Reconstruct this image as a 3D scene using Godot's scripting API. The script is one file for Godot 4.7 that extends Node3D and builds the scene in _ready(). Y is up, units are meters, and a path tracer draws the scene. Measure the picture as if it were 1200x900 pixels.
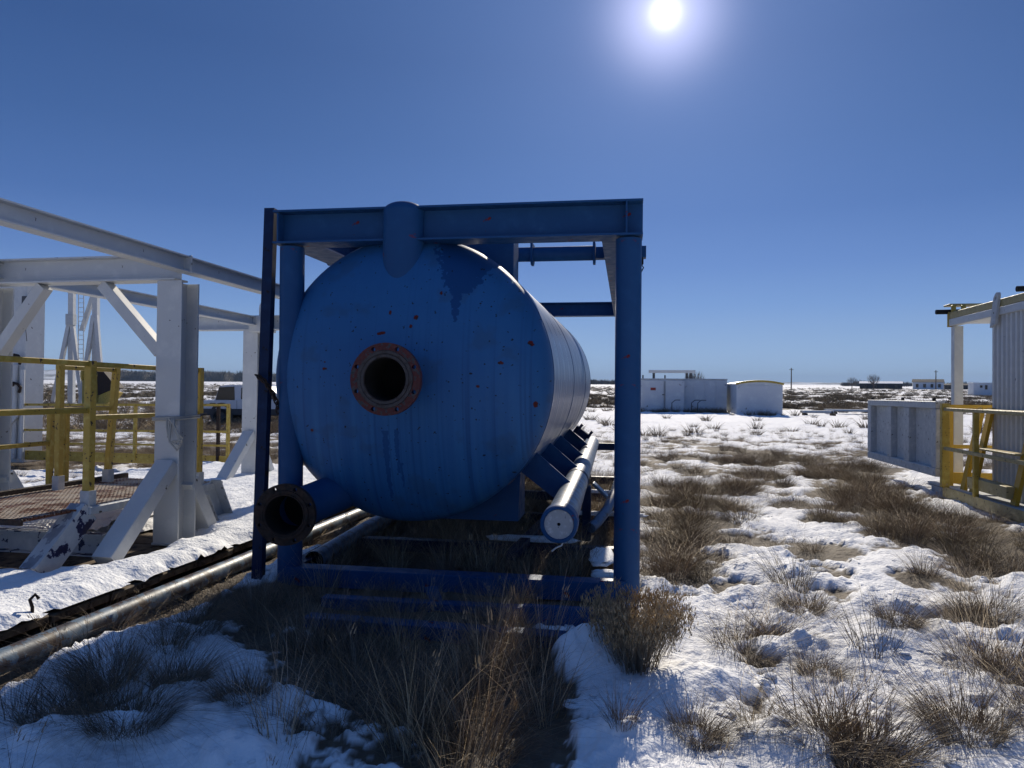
extends Node3D

# ------------------------------------------------------------------ helpers
var M := {}
var names := {}
var org := Vector3.ZERO
var rng := RandomNumberGenerator.new()
var fT: Transform3D      # axes of the blue tank skid
var fS: Transform3D      # axes of the white steel structure
var fC: Transform3D      # axes of the shed on the right
var fW := Transform3D()

class MB:
	var v := PackedVector3Array()
	var n := PackedVector3Array()
	var uv := PackedVector2Array()
	var c := PackedColorArray()
	var idx := PackedInt32Array()
	func tri(a: Vector3, b: Vector3, d: Vector3, out: Vector3) -> void:
		var m := (d - a).cross(b - a)
		if m.length_squared() < 1e-16:
			return
		m = m.normalized()
		if m.dot(out) < 0.0:
			var t := b
			b = d
			d = t
			m = -m
		var k := v.size()
		v.append_array(PackedVector3Array([a, b, d]))
		n.append_array(PackedVector3Array([m, m, m]))
		idx.append_array(PackedInt32Array([k, k + 1, k + 2]))
	func quad(a: Vector3, b: Vector3, d: Vector3, e: Vector3, out: Vector3) -> void:
		tri(a, b, d, out)
		tri(a, d, e, out)
	# a box with chamfered edges
	func box(at: Vector3, size: Vector3, bs := Basis(), bev := 0.006) -> void:
		var h := size * 0.5
		bev = minf(bev, minf(h.x, minf(h.y, h.z)) * 0.45)
		var P := func(p: Vector3) -> Vector3: return at + bs * p
		for ax in 3:
			var u := (ax + 1) % 3
			var w := (ax + 2) % 3
			for s in [-1.0, 1.0]:
				var q := []
				for k in [[-1, -1], [1, -1], [1, 1], [-1, 1]]:
					var p := Vector3()
					p[ax] = s * h[ax]
					p[u] = k[0] * (h[u] - bev)
					p[w] = k[1] * (h[w] - bev)
					q.append(P.call(p))
				var o := Vector3()
				o[ax] = s
				quad(q[0], q[1], q[2], q[3], bs * o)
			for s in [-1.0, 1.0]:
				for t in [-1.0, 1.0]:
					var q2 := []
					for k in [[0, -1], [0, 1], [1, 1], [1, -1]]:
						var p := Vector3()
						p[u] = s * (h[u] - (bev if k[0] else 0.0))
						p[w] = t * (h[w] - (0.0 if k[0] else bev))
						p[ax] = k[1] * (h[ax] - bev)
						q2.append(P.call(p))
					var o := Vector3()
					o[u] = s
					o[w] = t
					quad(q2[0], q2[1], q2[2], q2[3], bs * o)
		for i in 8:
			var s := Vector3(1 if i & 1 else -1, 1 if i & 2 else -1, 1 if i & 4 else -1)
			var a := s * (h - Vector3(0, bev, bev))
			var b := s * (h - Vector3(bev, 0, bev))
			var d := s * (h - Vector3(bev, bev, 0))
			tri(P.call(a), P.call(b), P.call(d), bs * s)
	# a cross-section swept in a straight line
	func ext(poly: PackedVector2Array, a: Vector3, b: Vector3, up := Vector3.UP) -> void:
		var d := (b - a).normalized()
		if absf(d.dot(up)) > 0.98:
			up = Vector3(0, 0, 1)
		var s := d.cross(up).normalized()
		var u := s.cross(d)
		var cw := Geometry2D.is_polygon_clockwise(poly)
		var m := poly.size()
		for i in m:
			var p := poly[i]
			var q := poly[(i + 1) % m]
			var e := q - p
			var o2 := Vector2(e.y, -e.x)
			if cw:
				o2 = -o2
			quad(a + s * p.x + u * p.y, b + s * p.x + u * p.y, b + s * q.x + u * q.y, a + s * q.x + u * q.y, s * o2.x + u * o2.y)
		var t := Geometry2D.triangulate_polygon(poly)
		for k in range(0, t.size(), 3):
			var x := []
			for j in 3:
				x.append(s * poly[t[k + j]].x + u * poly[t[k + j]].y)
			tri(a + x[0], a + x[1], a + x[2], -d)
			tri(b + x[0], b + x[1], b + x[2], d)
	# a flat plate: polygon in the plane of ex, ey at o, thickness along ex x ey
	func plate(poly: PackedVector2Array, o: Vector3, ex: Vector3, ey: Vector3, th: float) -> void:
		var nz := ex.cross(ey).normalized()
		var cw := Geometry2D.is_polygon_clockwise(poly)
		var m := poly.size()
		var a := o - nz * th * 0.5
		var b := o + nz * th * 0.5
		for i in m:
			var p := poly[i]
			var q := poly[(i + 1) % m]
			var e := q - p
			var o2 := Vector2(e.y, -e.x)
			if cw:
				o2 = -o2
			quad(a + ex * p.x + ey * p.y, b + ex * p.x + ey * p.y, b + ex * q.x + ey * q.y, a + ex * q.x + ey * q.y, ex * o2.x + ey * o2.y)
		var t := Geometry2D.triangulate_polygon(poly)
		for k in range(0, t.size(), 3):
			var x := []
			for j in 3:
				x.append(ex * poly[t[k + j]].x + ey * poly[t[k + j]].y)
			tri(a + x[0], a + x[1], a + x[2], -nz)
			tri(b + x[0], b + x[1], b + x[2], nz)
	# round pipe along points, smooth
	func tube(pts: Array, r, seg := 16, caps := true) -> void:
		var m := pts.size()
		var side := Vector3.ZERO
		var base := v.size()
		var along := 0.0
		for i in m:
			var d: Vector3 = (pts[mini(i + 1, m - 1)] - pts[maxi(i - 1, 0)]).normalized()
			if i == 0:
				side = d.cross(Vector3.UP if absf(d.y) < 0.9 else Vector3.RIGHT).normalized()
			side = (side - d * side.dot(d)).normalized()
			var u := side.cross(d)
			var rr: float = r[i] if r is Array else r
			if i:
				along += (pts[i] - pts[i - 1]).length()
			for j in seg + 1:
				var a := TAU * j / seg
				var o := side * cos(a) + u * sin(a)
				v.append(pts[i] + o * rr)
				n.append(o)
		for i in m - 1:
			for j in seg:
				var a := base + i * (seg + 1) + j
				var b := a + seg + 1
				var f := [a, a + 1, b + 1, a, b + 1, b]
				var fn := (v[f[2]] - v[f[0]]).cross(v[f[1]] - v[f[0]])
				if fn.dot(n[a]) < 0:
					f = [a, b + 1, a + 1, a, b, b + 1]
				idx.append_array(PackedInt32Array(f))
		if caps:
			for e in [0, m - 1]:
				var k: int = base + e * (seg + 1)
				var d: Vector3 = (pts[0] - pts[1]).normalized() if e == 0 else (pts[m - 1] - pts[m - 2]).normalized()
				for j in seg:
					tri(pts[e], v[k + j], v[k + j + 1], d)
	# turned shape: profile of (radius, along axis)
	func lathe(prof: Array, o: Vector3, axis: Vector3, seg := 32, smooth := false) -> void:
		axis = axis.normalized()
		var s := axis.cross(Vector3.UP if absf(axis.y) < 0.9 else Vector3.RIGHT).normalized()
		var u := s.cross(axis)
		var m := prof.size()
		var nn := []
		for i in m - 1:
			var e: Vector2 = prof[i + 1] - prof[i]
			nn.append(Vector2(e.y, -e.x).normalized())
		for i in m - 1:
			var na: Vector2 = nn[i]
			var nb: Vector2 = nn[i]
			if smooth:
				if i > 0:
					na = (nn[i] + nn[i - 1]).normalized()
				if i < m - 2:
					nb = (nn[i] + nn[i + 1]).normalized()
			var base := v.size()
			for j in seg + 1:
				var a := TAU * j / seg
				var o2 := s * cos(a) + u * sin(a)
				v.append(o + o2 * prof[i].x + axis * prof[i].y)
				n.append((o2 * na.x + axis * na.y).normalized())
				v.append(o + o2 * prof[i + 1].x + axis * prof[i + 1].y)
				n.append((o2 * nb.x + axis * nb.y).normalized())
			for j in seg:
				var a := base + j * 2
				for f in [[a, a + 1, a + 3], [a, a + 3, a + 2]]:
					var fn := (v[f[2]] - v[f[0]]).cross(v[f[1]] - v[f[0]])
					if fn.dot(n[f[0]] + n[f[1]] + n[f[2]]) < 0:
						f = [f[0], f[2], f[1]]
					idx.append_array(PackedInt32Array(f))
	# ring with bolt holes, face towards axis
	func holed_disc(r0: float, r1: float, rb: float, cnt: int, rh: float, th: float, o: Vector3, axis: Vector3) -> void:
		axis = axis.normalized()
		var s := axis.cross(Vector3.UP if absf(axis.y) < 0.9 else Vector3.RIGHT).normalized()
		var u := axis.cross(s)
		var st := TAU / cnt
		for k in cnt:
			var ac := st * k + st * 0.5
			for sg in [-1.0, 1.0]:
				var p := PackedVector2Array()
				var dirc := Vector2(cos(ac), sin(ac))
				var tan_: Vector2 = Vector2(-sin(ac), cos(ac)) * sg
				for i in 5:
					var a: float = ac + sg * st * 0.5 * (1.0 - i / 4.0)
					p.append(Vector2(cos(a), sin(a)) * r0)
				for i in 7:
					var a := PI * i / 6.0
					p.append(dirc * (rb - cos(a) * rh) + tan_ * sin(a) * rh)
				for i in 5:
					var a: float = ac + sg * st * 0.5 * i / 4.0
					p.append(Vector2(cos(a), sin(a)) * r1)
				plate(p, o, s, u, th)
	func mesh() -> ArrayMesh:
		for k in range(0, idx.size(), 3):
			var i0 := idx[k]
			var i1 := idx[k + 1]
			var i2 := idx[k + 2]
			if (v[i2] - v[i0]).cross(v[i1] - v[i0]).dot(n[i0] + n[i1] + n[i2]) < 0.0:
				idx[k + 1] = i2
				idx[k + 2] = i1
		var a := []
		a.resize(Mesh.ARRAY_MAX)
		a[Mesh.ARRAY_VERTEX] = v
		a[Mesh.ARRAY_NORMAL] = n
		a[Mesh.ARRAY_INDEX] = idx
		if uv.size() == v.size() and v.size():
			a[Mesh.ARRAY_TEX_UV] = uv
		if c.size() == v.size() and v.size():
			a[Mesh.ARRAY_COLOR] = c
		var r := ArrayMesh.new()
		r.add_surface_from_arrays(Mesh.PRIMITIVE_TRIANGLES, a)
		return r

func rect(w: float, h: float, cx := 0.0, cy := 0.0) -> PackedVector2Array:
	w *= 0.5
	h *= 0.5
	var b := minf(0.005, minf(w, h) * 0.4)
	return PackedVector2Array([Vector2(cx - w + b, cy - h), Vector2(cx + w - b, cy - h), Vector2(cx + w, cy - h + b), Vector2(cx + w, cy + h - b), Vector2(cx + w - b, cy + h), Vector2(cx - w + b, cy + h), Vector2(cx - w, cy + h - b), Vector2(cx - w, cy - h + b)])

func ibeam(h: float, w: float, tf := 0.016, tw := 0.011) -> PackedVector2Array:
	h *= 0.5
	w *= 0.5
	tw *= 0.5
	return PackedVector2Array([Vector2(-w, -h), Vector2(w, -h), Vector2(w, -h + tf), Vector2(tw, -h + tf), Vector2(tw, h - tf), Vector2(w, h - tf), Vector2(w, h), Vector2(-w, h), Vector2(-w, h - tf), Vector2(-tw, h - tf), Vector2(-tw, -h + tf), Vector2(-w, -h + tf)])

func channel(h: float, w: float, t := 0.012, flip := 1.0) -> PackedVector2Array:
	h *= 0.5
	return PackedVector2Array([Vector2(0, -h), Vector2(w * flip, -h), Vector2(w * flip, -h + t), Vector2(t * flip, -h + t), Vector2(t * flip, h - t), Vector2(w * flip, h - t), Vector2(w * flip, h), Vector2(0, h)])

func angle_iron(a: float, b: float, t := 0.01) -> PackedVector2Array:
	return PackedVector2Array([Vector2(0, 0), Vector2(a, 0), Vector2(a, t), Vector2(t, t), Vector2(t, b), Vector2(0, b)])

func numbered(called: String) -> String:
	var k: int = names.get(called, 0)
	names[called] = k + 1
	return called if k == 0 else "%s_%03d" % [called, k]

func q(lx: float, h: float, lf: float) -> Vector3:
	return Vector3(lx, h, -lf) - org

func put_meta(o: Node, label: String, cat: String, group := "") -> void:
	o.set_meta("label", label)
	o.set_meta("category", cat)
	if group:
		o.set_meta("group", group)

func thing(called: String, label: String, cat: String, fr: Transform3D, lx: float, h: float, lf: float, group := "") -> Node3D:
	var o := Node3D.new()
	o.name = numbered(called)
	add_child(o)
	org = Vector3(lx, h, -lf)
	o.transform = Transform3D(fr.basis, fr * org)
	put_meta(o, label, cat, group)
	return o

func part(parent: Node, called: String, mb: MB, mat: Material) -> MeshInstance3D:
	var o := MeshInstance3D.new()
	var k := 0
	var nm := called
	while parent.has_node(NodePath(nm)):
		k += 1
		nm = "%s_%03d" % [called, k]
	o.name = nm
	o.mesh = mb.mesh()
	o.material_override = mat
	parent.add_child(o)
	return o

# begin a thing that is one mesh: set org with at(), then solo()
func at(lx: float, h: float, lf: float) -> void:
	org = Vector3(lx, h, -lf)

func solo(called: String, mb: MB, mat: Material, label: String, cat: String, fr: Transform3D, group := "") -> MeshInstance3D:
	var o := MeshInstance3D.new()
	o.name = numbered(called)
	o.mesh = mb.mesh()
	o.material_override = mat
	add_child(o)
	o.transform = Transform3D(fr.basis, fr * org)
	put_meta(o, label, cat, group)
	return o

func struct_mesh(called: String, me: Mesh, mat: Material, kind := "structure", label := "", cat := "") -> MeshInstance3D:
	var o := MeshInstance3D.new()
	o.name = numbered(called)
	o.mesh = me
	o.material_override = mat
	add_child(o)
	o.set_meta("kind", kind)
	if label:
		put_meta(o, label, cat)
	return o

# ------------------------------------------------------------------ materials
func noise(seed_: int, freq: float, oct := 4, type := FastNoiseLite.TYPE_SIMPLEX_SMOOTH) -> FastNoiseLite:
	var f := FastNoiseLite.new()
	f.seed = seed_
	f.frequency = freq
	f.noise_type = type
	f.fractal_octaves = oct
	f.fractal_gain = 0.55
	return f

func ramp(stops: Array) -> Gradient:
	var g := Gradient.new()
	var o := PackedFloat32Array()
	var c := PackedColorArray()
	for s in stops:
		o.append(s[0])
		c.append(s[1])
	g.offsets = o
	g.colors = c
	return g

func ntex(seed_: int, freq: float, oct: int, stops: Array, size := 512) -> NoiseTexture2D:
	var t := NoiseTexture2D.new()
	t.width = size
	t.height = size
	t.seamless = true
	t.noise = noise(seed_, freq, oct)
	t.color_ramp = ramp(stops)
	return t

# painted steel: the paint's own tone, faded patches, chips of primer and rust
func paint(base: Color, faded: Color, chip: Color, chips: float, rough: float, seed_: int, scale := 1.4) -> StandardMaterial3D:
	var m := StandardMaterial3D.new()
	var t := ntex(seed_, 0.007, 6, [[0.0, chip.darkened(0.5)], [chips * 0.6, chip.darkened(0.15)], [chips, chip], [chips + 0.012, base.darkened(0.10)], [chips + 0.06, base], [0.55, base], [0.85, faded], [1.0, faded.lightened(0.05)]])
	(t.noise as FastNoiseLite).fractal_gain = 0.66
	m.albedo_texture = t
	m.uv1_triplanar = true
	m.uv1_scale = Vector3.ONE * scale
	m.roughness_texture = ntex(seed_ + 50, 0.03, 4, [[0.0, Color(rough * 0.75, 0, 0)], [1.0, Color(minf(1.0, rough * 1.3), 0, 0)]], 256)
	m.roughness_texture_channel = BaseMaterial3D.TEXTURE_CHANNEL_RED
	m.heightmap_enabled = true
	m.heightmap_scale = 0.08
	var t2 := ntex(seed_, 0.007, 6, [[0.0, Color(0.2, 0.2, 0.2)], [chips, Color(0.4, 0.4, 0.4)], [chips + 0.015, Color(0.9, 0.9, 0.9)], [1.0, Color(1, 1, 1)]])
	(t2.noise as FastNoiseLite).fractal_gain = 0.66
	m.heightmap_texture = t2
	return m

func plain(c: Color, rough := 0.7, metal := 0.0) -> StandardMaterial3D:
	var m := StandardMaterial3D.new()
	m.albedo_color = c
	m.roughness = rough
	m.metallic = metal
	return m

func make_materials() -> void:
	var red := Color(0.52, 0.10, 0.07)
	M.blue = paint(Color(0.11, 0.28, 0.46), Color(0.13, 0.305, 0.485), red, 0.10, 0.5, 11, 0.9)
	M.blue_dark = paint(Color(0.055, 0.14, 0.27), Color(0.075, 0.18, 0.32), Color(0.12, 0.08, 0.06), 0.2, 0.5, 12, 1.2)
	M.blue_worn = paint(Color(0.31, 0.41, 0.52), Color(0.42, 0.50, 0.57), Color(0.27, 0.20, 0.16), 0.30, 0.42, 13, 1.6)
	M.pipe_old = paint(Color(0.34, 0.43, 0.50), Color(0.48, 0.54, 0.58), Color(0.27, 0.20, 0.16), 0.47, 0.45, 33, 1.3)
	M.white = paint(Color(0.77, 0.78, 0.78), Color(0.81, 0.815, 0.81), Color(0.22, 0.15, 0.11), 0.115, 0.45, 14, 0.9)
	M.white_peel = paint(Color(0.74, 0.76, 0.77), Color(0.80, 0.81, 0.81), Color(0.08, 0.13, 0.32), 0.34, 0.5, 15, 1.0)
	M.white_flaked = paint(Color(0.74, 0.76, 0.77), Color(0.80, 0.81, 0.81), Color(0.05, 0.08, 0.30), 0.36, 0.5, 45, 1.0)
	M.white_worn = paint(Color(0.70, 0.72, 0.73), Color(0.78, 0.79, 0.79), Color(0.25, 0.21, 0.18), 0.17, 0.6, 16, 1.6)
	M.yellow = paint(Color(0.68, 0.57, 0.22), Color(0.74, 0.66, 0.34), Color(0.17, 0.11, 0.07), 0.20, 0.5, 17, 1.9)
	M.yellow_clean = paint(Color(0.74, 0.58, 0.10), Color(0.78, 0.63, 0.16), Color(0.22, 0.16, 0.08), 0.08, 0.5, 18, 1.6)
	M.cream = paint(Color(0.66, 0.60, 0.42), Color(0.72, 0.67, 0.50), Color(0.18, 0.14, 0.10), 0.16, 0.6, 19, 1.6)
	M.rust = paint(Color(0.17, 0.11, 0.08), Color(0.24, 0.16, 0.11), Color(0.09, 0.06, 0.05), 0.4, 0.8, 20, 3.0)
	M.flange = paint(Color(0.30, 0.06, 0.05), Color(0.26, 0.085, 0.07), Color(0.22, 0.23, 0.25), 0.36, 0.6, 21, 4.0)
	M.bare = paint(Color(0.20, 0.185, 0.19), Color(0.25, 0.22, 0.22), Color(0.15, 0.08, 0.05), 0.3, 0.55, 22, 4.0)
	M.grating = paint(Color(0.72, 0.65, 0.57), Color(0.78, 0.74, 0.68), Color(0.45, 0.26, 0.16), 0.42, 0.7, 23, 0.7)
	M.wood = paint(Color(0.36, 0.30, 0.23), Color(0.46, 0.40, 0.31), Color(0.18, 0.14, 0.10), 0.35, 0.9, 24, 1.4)
	M.endplate = paint(Color(0.62, 0.64, 0.66), Color(0.74, 0.76, 0.78), Color(0.45, 0.48, 0.52), 0.12, 0.6, 34, 4.0)
	for b in [M.blue, M.blue_dark]:
		b.metallic_specular = 0.3
	M.black = plain(Color(0.05, 0.05, 0.05), 0.8)
	M.void = plain(Color(0.02, 0.018, 0.016), 1.0)
	M.steel = plain(Color(0.32, 0.32, 0.33), 0.45, 0.6)
	M.rubber = plain(Color(0.06, 0.06, 0.06), 0.85)
	M.glass = plain(Color(0.03, 0.04, 0.05), 0.08)
	M.carwhite = plain(Color(0.80, 0.81, 0.83), 0.25)
	M.cargrey = plain(Color(0.22, 0.23, 0.25), 0.5)
	M.redlight = plain(Color(0.45, 0.03, 0.03), 0.2)
	M.rope = plain(Color(0.66, 0.66, 0.64), 0.8)
	M.farwhite = paint(Color(0.76, 0.78, 0.80), Color(0.80, 0.82, 0.83), Color(0.45, 0.40, 0.35), 0.07, 0.55, 25, 0.3)
	M.fardark = plain(Color(0.16, 0.16, 0.17), 0.8)
	M.snow = StandardMaterial3D.new()
	M.snow.albedo_color = Color(0.93, 0.94, 0.95)
	M.snow.roughness = 0.75
	M.snow.heightmap_enabled = true
	M.snow.heightmap_scale = 1.0
	M.snow.heightmap_texture = ntex(31, 0.03, 5, [[0.0, Color(0, 0, 0)], [1.0, Color(1, 1, 1)]], 512)
	M.snow.uv1_triplanar = true
	M.snow.uv1_world_triplanar = true
	M.snow.uv1_scale = Vector3.ONE * 1.3
	M.ground = M.snow.duplicate()
	M.ground.albedo_color = Color.WHITE
	M.ground.vertex_color_use_as_albedo = true
	M.ground.roughness = 0.85
	M.straw = StandardMaterial3D.new()
	M.straw.vertex_color_use_as_albedo = true
	M.straw.roughness = 0.8
	M.straw.backlight_enabled = true
	M.straw.backlight = Color(0.34, 0.3, 0.22)
	M.hill = StandardMaterial3D.new()
	M.hill.vertex_color_use_as_albedo = true
	M.hill.roughness = 0.95

# the tank's head: repaint patch, drips, primer showing in the places it was knocked
func head_texture() -> ImageTexture:
	var S := 640
	var im := Image.create(S, S, false, Image.FORMAT_RGB8)
	var streak := noise(5, 0.011, 3)
	var blot := noise(6, 0.02, 4)
	var edge := noise(7, 0.06, 3)
	var base := Color(0.15, 0.365, 0.575)
	var deep := Color(0.11, 0.31, 0.51)
	var chips := [[.155, .382, .026, .016], [.12, .33, .013, .02], [.155, .395, .02, .01], [-.06, .29, .022, .014], [-.085, .285, .02, .012], [-.47, .056, .03, .011], [-.47, .10, .012, .009], [.683, .10, .025, .014], [.86, .23, .03, .022], [.90, -.167, .02, .025], [-.588, -.352, .016, .012], [.082, .92, .022, .014], [-.82, .266, .014, .018], [-.11, .93, .014, .014], [.55, -.05, .012, .012], [.3, .55, .012, .016], [-.02, .42, .01, .016]]
	for j in S:
		var y := 1.0 - 2.0 * (j + 0.5) / S
		for i in S:
			var x := 2.0 * (i + 0.5) / S - 1.0
			var s := streak.get_noise_2d(i * 3.0, j * 0.12)
			var b := blot.get_noise_2d(i, j)
			var c := base.lerp(deep, clampf(0.25 + b * 0.5, 0, 1) * 0.35)
			if y < 0.1:
				c = c.lerp(Color(0.19, 0.43, 0.64), clampf(s * 1.5, 0, 1) * clampf((0.1 - y) * 2.0, 0, 1) * 0.6)
			var e := edge.get_noise_2d(i, j)
			# chalk and grime washed down in streaks
			var wash := streak.get_noise_2d(i * 5.0 + 700.0, j * 0.05 + 90.0)
			c = c.lerp(Color(0.07, 0.22, 0.40), clampf(wash * 0.9 - 0.12, 0.0, 0.32) * clampf(0.75 - y, 0.2, 1.0))
			c = c.lerp(Color(0.27, 0.45, 0.62), clampf(-wash * 0.8 - 0.12, 0.0, 0.22) * clampf(0.4 - y, 0.0, 1.0))
			c = c.lerp(Color(0.17, 0.30, 0.44), clampf(blot.get_noise_2d(i * 0.4 + 300.0, j * 0.4) * 1.6 - 0.35, 0.0, 0.4))
			# darker repaint patch upper right with a run
			var w := 0.20 * clampf((y - 0.52) / 0.38, 0.0, 1.0) + e * 0.07
			if y > 0.55 and absf(x - 0.42 - (y - 0.6) * 0.15) < w + 0.05:
				c = c.lerp(Color(0.055, 0.23, 0.43), 0.85)
			elif y > 0.36 and y <= 0.58 and absf(x - 0.40 - e * 0.02) < 0.012 + (y - 0.36) * 0.12:
				c = c.lerp(Color(0.055, 0.23, 0.43), 0.85)
			for d in [[-.045, -.34, -.80, .022], [.03, -.33, -.62, .016], [.05, -.55, -.72, .01]]:
				if y < d[1] and y > d[2] and absf(x - d[0] - e * 0.012) < d[3] * (1.0 - 0.5 * (d[1] - y) / (d[1] - d[2])):
					c = c.lerp(Color(0.06, 0.25, 0.46), 0.7)
			for d in chips:
				var dx: float = (x - d[0]) / (d[2] * 0.72)
				var dy: float = (y - d[1]) / (d[3] * 0.72)
				if dx * dx + dy * dy < 1.0 + e * 1.6:
					c = Color(0.32, 0.055, 0.04) if e > -0.25 else Color(0.10, 0.07, 0.07)
			if edge.get_noise_2d(i + 900, j + 300) > 0.62:
				c = Color(0.08, 0.10, 0.14)
			im.set_pixel(i, j, c)
	return ImageTexture.create_from_image(im)

# ------------------------------------------------------------------ sky
func lin(r: float, g: float, b: float) -> Vector3:
	var c := Color(r / 255.0, g / 255.0, b / 255.0).srgb_to_linear()
	return Vector3(c.r, c.g, c.b)

func sky_texture(sun: Vector3) -> ImageTexture:
	var W := 1024
	var H := 512
	var data := PackedFloat32Array()
	data.resize(W * H * 3)
	var tab := [[0.0, lin(158, 185, 214)], [2.5, lin(144, 175, 213)], [6.0, lin(116, 152, 205)], [9.0, lin(96, 132, 192)], [13.0, lin(76, 112, 173)], [18.0, lin(64, 99, 157)], [24.0, lin(54, 87, 143)], [31.0, lin(52, 84, 139)], [50.0, lin(60, 93, 148)], [90.0, lin(63, 96, 150)]]
	for j in H:
		var el := 90.0 - (j + 0.5) * 180.0 / H
		var e := clampf(el, 0.0, 90.0)
		var base: Vector3 = tab[0][1]
		for k in tab.size() - 1:
			if e >= tab[k][0]:
				base = (tab[k][1] as Vector3).lerp(tab[k + 1][1], (e - tab[k][0]) / (tab[k + 1][0] - tab[k][0]))
		var ce := cos(deg_to_rad(el))
		var se := sin(deg_to_rad(el))
		for i in W:
			var az := TAU * (i + 0.5) / W
			var v := Vector3(sin(az) * ce, se, -cos(az) * ce)
			var col := base
			var dt := v.dot(sun)
			if dt > 0.2 and el > -2.0:
				var r := rad_to_deg(acos(minf(dt, 1.0)))
				col += Vector3(0.58, 0.55, 0.72) * exp(-pow(r / 3.3, 2.0)) + Vector3(0.13, 0.13, 0.18) * exp(-r / 6.0) + Vector3(0.06, 0.095, 0.175) * exp(-pow(r / 24.0, 1.8))
				col += Vector3(1.2, 1.2, 1.15) * exp(-pow(r / 0.85, 2.0))
			var o := (j * W + i) * 3
			data[o] = col.x
			data[o + 1] = col.y
			data[o + 2] = col.z
	return ImageTexture.create_from_image(Image.create_from_data(W, H, false, Image.FORMAT_RGBF, data.to_byte_array()))

# ------------------------------------------------------------------ ground
var n_big := noise(101, 0.75, 2)
var n_mid := noise(102, 2.6, 3)
var n_small := noise(103, 8.0, 3)
var n_cov := noise(104, 0.55, 5)
var n_cov2 := noise(105, 0.045, 4)
var n_far := noise(106, 0.012, 4)

# where dry grass grows thick: x, distance, radius, weight
const GRASS := [[-1.75, 5.45, 0.5, 1.0], [-1.0, 5.35, 0.6, 1.0], [-0.3, 5.2, 0.6, 1.0], [0.35, 5.1, 0.45, 0.45], [-0.95, 4.55, 0.6, 1.0], [-0.2, 4.45, 0.6, 1.0], [0.10, 4.0, 0.32, 0.9], [-0.55, 3.85, 0.45, 1.0], [-0.1, 3.6, 0.4, 0.9], [-0.75, 3.3, 0.35, 0.8], [-0.15, 3.15, 0.35, 0.7], [-1.5, 4.75, 0.35, 0.8],
	[1.5, 6.3, 0.38, 1.0], [1.72, 7.0, 0.42, 1.0], [1.95, 7.9, 0.5, 1.0], [2.25, 9.0, 0.6, 1.0], [2.6, 10.5, 0.7, 1.0], [2.9, 12.2, 0.7, 0.8],
	[4.55, 8.1, 0.42, 1.0], [4.85, 8.9, 0.55, 1.0], [5.2, 10.0, 0.7, 1.0], [5.6, 11.3, 0.75, 1.0], [6.2, 12.6, 0.8, 1.0], [6.6, 14.2, 0.9, 1.0], [7.5, 15.8, 0.9, 0.9], [4.1, 9.2, 0.35, 0.8], [4.2, 10.3, 0.4, 0.7],
	[5.0, 7.4, 0.55, 1.0], [4.4, 6.7, 0.4, 0.9], [5.6, 8.2, 0.5, 0.9], [4.9, 6.3, 0.4, 0.7], [5.9, 9.2, 0.5, 0.8],
	[3.8, 12.3, 0.45, 1.0], [4.6, 12.8, 0.5, 0.9], [5.0, 14.4, 0.6, 0.9], [3.9, 15.0, 0.6, 0.7], [5.6, 17.2, 1.0, 0.8], [7.2, 18.4, 1.0, 0.8], [4.2, 18.5, 0.8, 0.6], [3.4, 16.8, 0.7, 0.6], [6.4, 20.5, 1.0, 0.5],
	[-2.55, 5.9, 0.24, 0.62], [-2.75, 4.75, 0.15, 0.49], [-2.15, 4.95, 0.15, 0.55], [-2.05, 4.3, 0.18, 0.49], [-1.75, 3.75, 0.15, 0.41], [-2.2, 3.75, 0.15, 0.41], [-1.8, 3.15, 0.24, 0.41], [-2.4, 6.6, 0.24, 0.55], [-2.25, 7.4, 0.24, 0.55], [-3.2, 4.2, 0.11, 0.41],
	[1.53, 3.1, 0.18, 0.69], [1.5, 4.35, 0.19, 0.69], [2.1, 3.3, 0.18, 0.62], [2.25, 4.25, 0.19, 0.55], [2.9, 3.95, 0.28, 0.55], [2.1, 5.1, 0.15, 0.49], [3.35, 5.1, 0.24, 0.55],
	[-1.55, 3.15, 0.25, 0.5], [-2.0, 3.45, 0.3, 0.45], [-1.2, 3.2, 0.25, 0.5], [1.7, 4.6, 0.2, 0.6], [2.5, 5.6, 0.3, 0.6], [1.9, 5.9, 0.25, 0.6], [2.8, 6.4, 0.3, 0.6], [3.2, 7.2, 0.35, 0.6], [2.6, 7.8, 0.3, 0.5], [3.6, 6.1, 0.3, 0.6], [-9.5, 17.5, 1.6, 0.8], [-12.5, 17.0, 1.8, 0.9], [-6.5, 17.0, 1.3, 0.9], [-4.2, 16.5, 1.0, 0.9], [-15.0, 19.5, 2.0, 0.7], [-8.0, 21.0, 1.8, 0.5]]

# humps of drifted snow: x, distance, radius, height
const HUMPS := [[1.75, 4.4, 0.22, 0.07], [2.9, 5.4, 0.3, 0.08], [1.3, 5.3, 0.2, 0.06], [2.0, 5.6, 0.25, 0.06], [-2.0, 3.2, 0.25, 0.07], [-1.15, 3.0, 0.2, 0.06], [1.02, 3.85, 0.22, 0.10], [0.44, 4.15, 0.2, 0.2], [0.55, 3.25, 0.22, 0.10], [1.35, 4.9, 0.25, 0.07], [2.6, 4.6, 0.4, 0.09], [1.8, 3.7, 0.3, 0.06], [-2.3, 4.2, 0.35, 0.07], [-1.5, 3.4, 0.4, 0.08], [3.2, 4.4, 0.35, 0.08], [2.4, 6.2, 0.4, 0.07], [0.95, 4.6, 0.2, 0.07], [1.25, 3.2, 0.2, 0.07]]
const GX := 520
const GD := 310
var grass_grid := PackedFloat32Array()

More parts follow.
